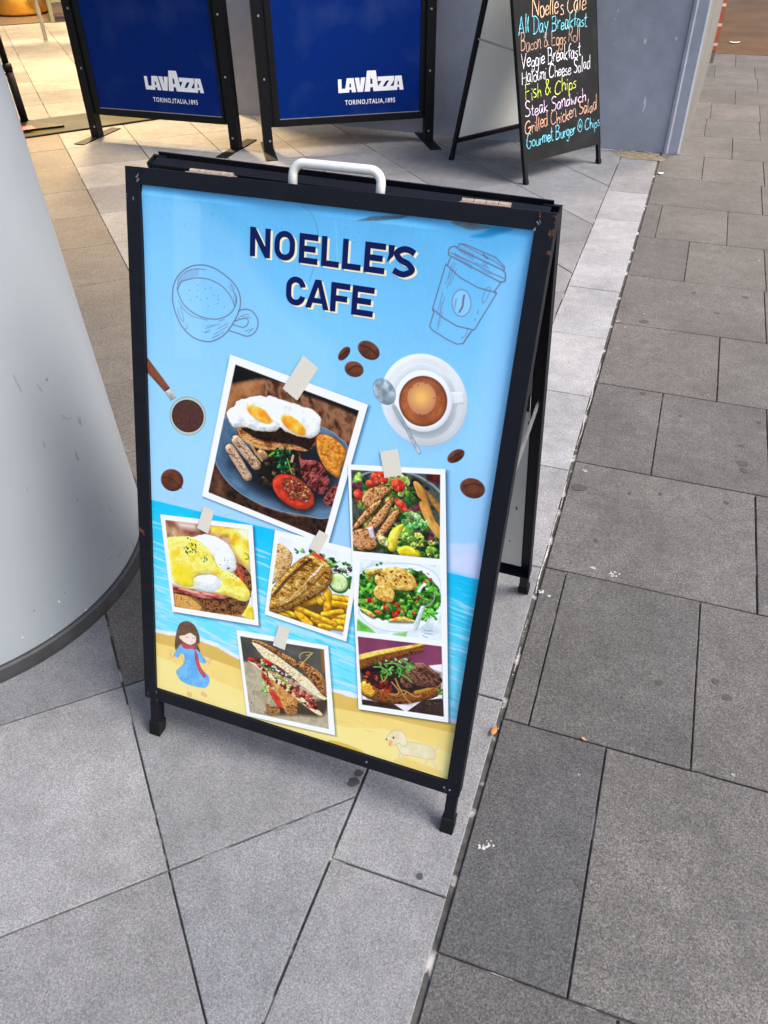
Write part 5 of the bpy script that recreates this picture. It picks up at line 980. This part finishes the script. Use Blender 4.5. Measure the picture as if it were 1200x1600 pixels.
    cv.put(sd_poly([(436.2,177.4),(582.2,243.6),(593,170.6),(529.2,122.8),(443.6,119.7)]), [(226, 214, 220), (242, 236, 238)], fr=14, aa=1); cv.put(sd_poly([(442.7,121.4),(504,132.3),(529.2,122.8),(556.1,158),(592.6,174.4),(599.8,135.5),(444.5,108.6)]), [(46, 32, 28), (70, 50, 42)], fr=10, aa=.8); cv.put(sd_poly([(504,132.3),(556.1,158),(529.3,122.5)]), [(236, 228, 232), (220, 206, 212)], fr=10, aa=.8)
    cv.put(sd_poly([(433.2,188.2),(495.2,219.7),(581.4,224.4),(586.4,183.9),(530.7,141.4),(455.3,127.7),(438.8,154.4)]), (26, 14, 10), aa=5, al=.9)
    br = [(74, 38, 12), (126, 72, 26), (160, 100, 44), (96, 50, 18)]
    cv.put(sd_poly(spl([(438.8,146.4),(444.7,168.3),(466.9,155.7),(501.7,155.4),(541.3,168.8),(578.7,193),(585.2,206.7),(583.7,179.2),(562.5,160.2),(514.1,134.9),(469.6,126.5),(442.6,131.5)])), br, fr=2.5, bump=2.5, bf=1.5, dome=5, rim=6, shade=.6, wob=1); cv.put(sd_poly(spl([(438.2,154.2),(448.6,163.6),(467.6,148),(462,132),(444,136)])), [(214, 146, 30), (240, 190, 70)], fr=5, bump=2, bf=2, dome=4, rim=6); ln(cv, [(541.1,170.7),(566.1,186.8),(583.9,204.3)], 5, (206, 150, 50), .9)
    stk = [(50, 26, 18), (108, 64, 46), (150, 104, 82), (70, 36, 26)]
    cv.put(sd_poly(spl([(513.9,202.6),(528.2,226.3),(550.4,235.3),(575.1,222.4),(586.6,209),(572.3,190.8),(543.1,183.1),(527.4,172),(512.6,182.7)])), stk, fr=4, ang=-.4, st=2, bump=4, bf=3, dome=7, rim=10, shade=.7, wob=1); 
    for P in ([(526.1,214.2),(548.1,198.3)], [(538.7,222.1),(563.7,207.2)], [(551.3,228),(576,215.1)]): ln(cv, P, 2, (36, 20, 16), .8)
    blobs(cv, [(441.3,167.2),(450.2,185.9),(481.2,188.1),(500.9,163.1),(489,143.2),(460.1,153.5)], [(110, 20, 14), (160, 40, 24), (196, 70, 40), (60, 16, 12)], 44, 2.2, 5, 41)
    for P in ([(496,177.3),(511.3,162.6),(505.4,152.7),(495.2,151.3)], [(501.9,187),(514.2,167.6),(524.5,167.1),(522,158.3)], [(506.4,176.8),(522.4,154.5),(535.4,145)], [(524.5,167.1),(542.1,161.2),(551.7,166.4)]): ln(cv, P, 3.4, (96, 54, 16)); ln(cv, P, 2.4, (206, 150, 84))
    top = spl([(430.9,199.2),(429.4,216.3),(453.6,225.7),(492.4,247.3),(536.4,271),(545.3,265.5),(544.6,257.1),(504.1,232),(462.3,205.4),(436.2,186.1)]); cv.put(sd_poly(top), br, fr=2.2, bump=2.5, bf=1.4, dome=4, rim=5, shade=.6); cv.put(sd_poly(spl([(428.9,214.2),(459.7,233.4),(492.1,249.9),(538,271.8),(541.5,269.5),(502.5,246.7),(460.7,223.3),(430.4,204.9)])), [(226, 170, 40), (244, 204, 84), (250, 222, 130)], fr=6, bump=1.5, bf=2, aa=1)
    blobs(cv, [(459,204.3),(481.4,221),(514,233.2),(537.4,233.1),(523.7,205.8),(507.3,200.4),(481.2,188.1)], [(60, 130, 40), (100, 170, 70), (40, 90, 30), (150, 200, 110)], 46, 2, 5, 43)
    for P in ([(459.5,198.6),(476.4,202.1),(491.2,191.3)], [(495.2,219.7),(509.8,209),(508.1,192.9)], [(479,210.7),(498.6,218.8),(519.2,215.8),(521.7,224.3)], [(507.3,200.4),(524.9,194.6),(532.3,189.2)], [(474.5,185.9),(480.8,174.2),(487.5,194)], [(507.7,229.3),(523.3,224.8),(535.4,221)], [(468.7,211.2),(480.8,191.9)]): ln(cv, P, 3.6, (50, 110, 34)); ln(cv, P, 2, (126, 186, 90))
    blobs(cv, [(580.7,189.8),(588.8,196.3),(593.1,178.4),(587.3,176.5)], [(100, 150, 50), (60, 120, 40)], 6, 2, 4, 44); blobs(cv, [(559.3,159.1),(592.6,174.4),(595.9,148),(564.8,141.2)], [(200, 190, 186)], 14, .4, .9, 45, dome=0)
    cv.border([D1, D2, D3], (250, 250, 242))
def paint_E(cv):
    cv.put(sd_poly([(188.6,182.3),(361.1,205.6),(382.7,31),(213.7,11.8)]), [(64, 62, 56), (92, 88, 80)], fr=40)
    cv.put(sd_poly([(354.2,205),(361.9,205.9),(368.6,155.5),(361.5,156.4)]), (150, 96, 50), aa=2); cv.put(sd_poly([(266.6,188.8),(309.6,192.8),(327.6,176.7),(293.7,166.1)]), (112, 108, 104), aa=10, al=.7)
    cv.put(sd_poly(spl([(182.5,101.8),(215.3,131.8),(260.3,123.7),(348.8,107.8),(385.9,68.5),(396.1,5.6),(302.8,-28.8),(191.2,-34.4)])), [(166, 152, 122), (190, 176, 146), (176, 162, 132)], fr=16, aa=2)
    for r in range(6): ln(cv, [(lambda c: (c[0]+(34+r*9)*math.cos(a), c[1]+(22+r*6)*math.sin(a)))([(262.6,62.3)][0]) for a in np.linspace(2.6, 4.6, 12)], .8, (136, 122, 98), .7)
    cv.put(sd_poly(spl([(248.8,24),(292.7,59.3),(355.6,90.7),(375.1,100.6),(376.8,75.2),(363.7,54.2),(317.4,41.2),(273.1,25.7)])), (36, 24, 16), aa=5, al=.75)
    crust = [(66, 34, 14), (142, 88, 40), (200, 146, 86), (104, 58, 24)]; crumb = [(214, 176, 122), (246, 226, 186), (236, 208, 160)]
    cv.put(sd_poly(spl([(311.2,162.2),(328.3,164.5),(357.5,152),(370,134),(374.5,100.4),(354.6,106.5),(329.8,136.7)])), crust, fr=4, bump=3, bf=2, dome=5, rim=6, wob=1)
    # lower half standing behind
    blobs(cv, [(232.6,105),(245.7,115.7),(261.5,91.6),(271.5,65.4),(263.3,42.5),(244.7,56.2)], [(150, 190, 90), (190, 214, 130), (110, 160, 60)], 40, 2, 5, 51); blobs(cv, [(236.8,112.9),(248.9,110.3),(258.5,90.7),(246.6,90)], [(176, 40, 30), (206, 70, 50)], 12, 3, 5, 52)
    cv.put(sd_poly(spl([(253.1,75.7),(261.8,83.5),(287.1,50.7),(284.4,43.1),(272.1,48.9)])), [(196, 40, 24), (226, 80, 50)], fr=5, dome=4, rim=5); cv.put(sd_poly(spl([(248.1,44),(263.3,42.5),(278.5,41.1),(273.1,24),(255,21.1)])), crust, fr=3, bump=3, bf=2)
    cv.put(sd_poly(spl([(255,105.8),(270.1,101),(309.4,81.5),(314.8,63.6),(311.4,40.8),(293.7,36.3),(277.5,64.1)])), [(176, 110, 46), (206, 146, 76), (220, 170, 100)], fr=5, bump=2.5, bf=2, dome=3, rim=6); cv.put(sd_poly(spl([(291.4,53.9),(313.3,63.1),(314.2,45.1),(296.8,35.7)])), crust, fr=3, bump=3, bf=2)
    # upper half: bottom slice, filling, top slice
    cv.put(sd_poly(spl([(206.2,133.7),(230.3,130.1),(269.4,117),(314.7,93.1),(350.9,72.8),(367.5,62.1),(363.6,54.8),(339.8,62.4),(297.5,84),(251.9,108),(212.4,127.6)])), crumb, fr=5, bump=2, bf=2, edge=(150, 96, 44), ew=2)
    blobs(cv, [(209,141),(229.9,142.8),(289.6,126.8),(338,94.4),(362.7,70.3),(339.6,65.6),(291.4,88.5),(245.7,115.7)], [(110, 26, 20), (160, 54, 40), (196, 96, 72), (90, 30, 24)], 80, 2.4, 5.5, 53); blobs(cv, [(224,141),(253.6,143.9),(299.3,107.4),(297,93.7),(248.5,119.9)], [(150, 180, 90), (196, 210, 130), (120, 160, 70)], 36, 2, 4.5, 54); blobs(cv, [(298.7,120.1),(337.8,97.6),(362.7,70.3),(339.1,75.3)], [(176, 70, 50), (206, 120, 90), (120, 36, 28)], 36, 2, 5, 55)
    for P in ([(249.2,142.6),(259.7,139.5),(248,151.7)], [(272.9,140.5),(283.5,134.4),(271.2,146.4)], [(213.6,136.1),(221.2,135.3),(213.5,140.9)]): cv.put(sd_ell(P), [(176, 26, 24), (220, 60, 48)], fr=5, dome=4, rim=5)
    blobs(cv, [(242,137.1),(268.6,139.1),(337.4,104),(349.4,98.3),(295.9,119.2)], [(244, 236, 220), (250, 244, 230)], 16, 1.2, 3, 56); 
    cv.put(sd_poly(spl([(214.1,175.9),(228.9,177.3),(267.6,162.6),(297.4,148.4),(336,129.1),(360.3,108.4),(374.5,100.4),(366.9,94.5),(346.3,100.5),(313.5,116.9),(280.4,136.6),(241.6,149.7),(220.3,168.4)])), crumb, fr=5, bump=2.2, bf=2.2, wob=1)
    cv.put(sd_poly(spl([(212.6,178),(222.8,183.9),(246.4,181.1),(276,173),(302.4,165.7),(311.5,156),(306.1,148),(282.5,156.3),(252.7,169),(226,176.4)])), crust, fr=4, bump=3, bf=2, dome=4, rim=5, wob=.8); cv.put(sd_poly(spl([(308.6,156.7),(328.6,158.3),(357.9,145.8),(370.4,127.8),(374.3,103.5),(360.3,108.4),(335.7,135.4)])), crust, fr=4, bump=3, bf=2, dome=4, rim=6, wob=.8)
    ln(cv, [(316,152.7),(322.5,165.8),(339.5,191.3)], 1.8, (206, 190, 110)); ln(cv, [(316.5,170.1),(313.4,175.4),(318.6,184.8),(332.5,190.6),(338.2,189.4),(327.3,181.3)], 1.6, (200, 186, 100))
    blobs(cv, [(211.4,41.6),(248.9,20.6),(340.6,49.4),(335.5,34.2),(221.4,14.4)], [(70, 70, 40), (60, 50, 40)], 22, .5, 1.3, 57, dome=0)
    cv.border([[(188.6,182.3),(361.1,205.6),(382.7,31),(213.7,11.8)]], (250, 250, 242))
WARP = lambda U, V: np.clip((V-860)/100, 0, 1)**1.5*1.6*(1.3+np.sin(U/52.)+.6*np.sin(U/23.+1))*np.clip((962-V)/14, 0, 1)+.25+.25*np.sin(U/160.+V/240.)
FW = lambda u, v, w: F(u, v, float(WARP(u, v))-3.2+w)
poster = print_mesh('poster', 623.2, 962.2, STEP, (0, 0), (1, 0), (0, 1), -3.2, paint_bg, M['print'], sign, (138, 206, 250),
    WARP)
def photo_print(key, paint, h, step, label):
    P = [np.array(p) for p in PR[key]]; w = (np.hypot(*(P[2]-P[3]))+np.hypot(*(P[1]-P[0])))/2; hh = (np.hypot(*(P[0]-P[3]))+np.hypot(*(P[1]-P[2])))/2
    o = print_mesh('printed_photo', w, hh, step, (0, 0), (1, 0), (0, 1), h, paint, M['photo'], poster, (246, 248, 240), quad=PR[key]); o['label'] = label
photo_print('A', paint_A, -2.45, PSTEP, 'largest tilted food photo of fried eggs, sausages and grilled tomato')
photo_print('B', paint_B, -2.45, PSTEP, 'tilted food photo of eggs with yellow sauce')
photo_print('C', paint_C, -2.2, PSTEP, 'tilted food photo of fried fish and chips')
photo_print('D', paint_D, -1.95, PSTEP, 'upright strip of three food photos')
photo_print('E', paint_E, -2.2, PSTEP, 'tilted food photo of a cut toasted sandwich')
# pieces of masking tape
M['tape'] = mat('beige_masking_tape', L(222, 214, 196), .6, noise=[(900, .05, 2)])
for i, P in enumerate(([(291,738.4),(317.8,722.4),(284.5,662.2),(257,677.8)], [(110.4,436.5),(132.1,430.8),(119.7,381.7),(96.1,387.8)], [(337,442.6),(355.1,437.7),(339.9,397.4),(320.3,403.3)], [(433.1,605.8),(462.6,616.3),(474.1,572.8),(445.1,561.8)], [(269.2,232.5),(292.1,230.3),(282.9,179.9),(258.1,183.1)])):
    bm = bmesh.new(); (a, b, c, d) = P; rs = random.Random(i); n = 9; h = -1.55+.02*i
    A_ = [(a[0]+(b[0]-a[0])*k/n+(k % 2)*rs.uniform(-1, -.3)*.4, a[1]+(b[1]-a[1])*k/n+(k % 2)*rs.uniform(.3, 1)*-1.2) for k in range(n+1)]
    B_ = [(d[0]+(c[0]-d[0])*k/n, d[1]+(c[1]-d[1])*k/n+(k % 2)*rs.uniform(.3, 1)*1.2) for k in range(n+1)]
    for k in range(n): bm.faces.new([bm.verts.new(F(*q, h)) for q in (A_[k], A_[k+1], B_[k+1], B_[k])])
    from_bm('tape', bm, M['tape'], poster)
# headline letters: heavy condensed capitals with a cream drop shadow
def arc(cx, cy, rx, ry, a0, a1, n=14): return [(cx+rx*math.cos(rad(a0+(a1-a0)*i/n)), cy+ry*math.sin(rad(a0+(a1-a0)*i/n))) for i in range(n+1)]
def letter(ch, u0, u1, v0, v1):
    w, h = u1-u0, v1-v0; t = h*.205
    R_ = lambda a, b, c, d: [(u0+a, v0+b), (u0+c, v0+b), (u0+c, v0+d), (u0+a, v0+d)]
    if ch == 'N': return [R_(0, 0, t, h), R_(w-t, 0, w, h), [(u0+t, v0+h), (u0+t, v0+h*.62), (u0+w-t, v0), (u0+w-t, v0+h*.38)]]
    if ch == 'E': return [R_(0, 0, t, h), R_(t, 0, w, t), R_(t, h-t, w, h), R_(t, h/2-t/2, w*.88, h/2+t/2)]
    if ch == 'F': return [R_(0, 0, t, h), R_(t, h-t, w, h), R_(t, h*.47-t/2, w*.88, h*.47+t/2)]
    if ch == 'L': return [R_(0, 0, t, h), R_(t, 0, w, t)]
    if ch == 'A': return [[(u0, v0), (u0+t*1.05, v0), (u0+w/2+t*.02, v0+h*.74), (u0+w/2, v0+h), (u0+w/2-t*.55, v0+h)], [(u0+w, v0), (u0+w/2+t*.55, v0+h), (u0+w/2, v0+h), (u0+w/2+t*.02, v0+h*.74), (u0+w-t*1.05, v0)], [(u0+w*.30, v0+h*.19), (u0+w*.70, v0+h*.19), (u0+w*.63, v0+h*.37), (u0+w*.37, v0+h*.37)]]
    if ch == "'": return [[(u0+w*.1, v1), (u1, v1), (u1-w*.1, v0+h*.4), (u0, v0), (u0+w*.25, v0+h*.5)]]
    def band(o, i): return [[o[k], o[k+1], i[k+1], i[k]] for k in range(len(o)-1)]
    r = w/2; cx = u0+r
    if ch in 'OC':
        if ch == 'O':
            o = arc(cx, v1-r, r, r, 0, 180)+arc(cx, v0+r, r, r, 180, 360); i = arc(cx, v1-r, r-t, r-t, 0, 180)+arc(cx, v0+r, r-t, r-t, 180, 360); o.append(o[0]); i.append(i[0])
        else:
            o = arc(cx, v1-r, r, r, 8, 180)+arc(cx, v0+r, r, r, 180, 352); i = arc(cx, v1-r, r-t, r-t, 8, 180)+arc(cx, v0+r, r-t, r-t, 180, 352)
        return band(o, i)
    if ch == 'S':
        cl = spl([(u1-w*.08, v1-h*.2), (cx+w*.2, v1-t*.55), (cx-w*.08, v1-t*.5), (u0+t*.55, v1-h*.25), (u0+w*.34, v0+h*.55), (u0+w*.68, v0+h*.44), (u1-t*.52, v0+h*.26), (cx+w*.08, v0+t*.5), (cx-w*.2, v0+t*.52), (u0+w*.06, v0+h*.19)], False, 6)
        o, i = [], []
        for k, p in enumerate(cl):
            a, b = cl[max(k-1, 0)], cl[min(k+1, len(cl)-1)]; dx, dy = b[0]-a[0], b[1]-a[1]; l = math.hypot(dx, dy)
            o.append((p[0]-dy/l*t/2, p[1]+dx/l*t/2)); i.append((p[0]+dy/l*t/2, p[1]-dx/l*t/2))
        return band(o, i)
for nm, mt, du, dv, h in (('lettering_shadow', M['cream'], 3.6, -2.4, .22), ('lettering', M['navy'], 0, 0, .36)):
    for txt, spans, v0, v1 in (("NOELLE'S", [(192, 226.5), (233.5, 268), (275, 306), (312, 341), (346, 376), (381, 413.5), (416, 427), (425.5, 460.5)], 877.5, 920.5), ('CAFE', [(256, 289), (289.5, 329), (331, 362), (366, 401)], 813, 856.5)):
        bm = bmesh.new()
        for ch, (a, b) in zip(txt, spans):
            if ch == "'": polys(bm, [[(p+du, q+dv) for p, q in g_] for g_ in letter(ch, a, b, 895, 920)], FW, h)
            else: polys(bm, [[(p+du, q+dv) for p, q in g_] for g_ in letter(ch, a, b, v0, v1)], FW, h)
        from_bm(nm, bm, mt, poster)
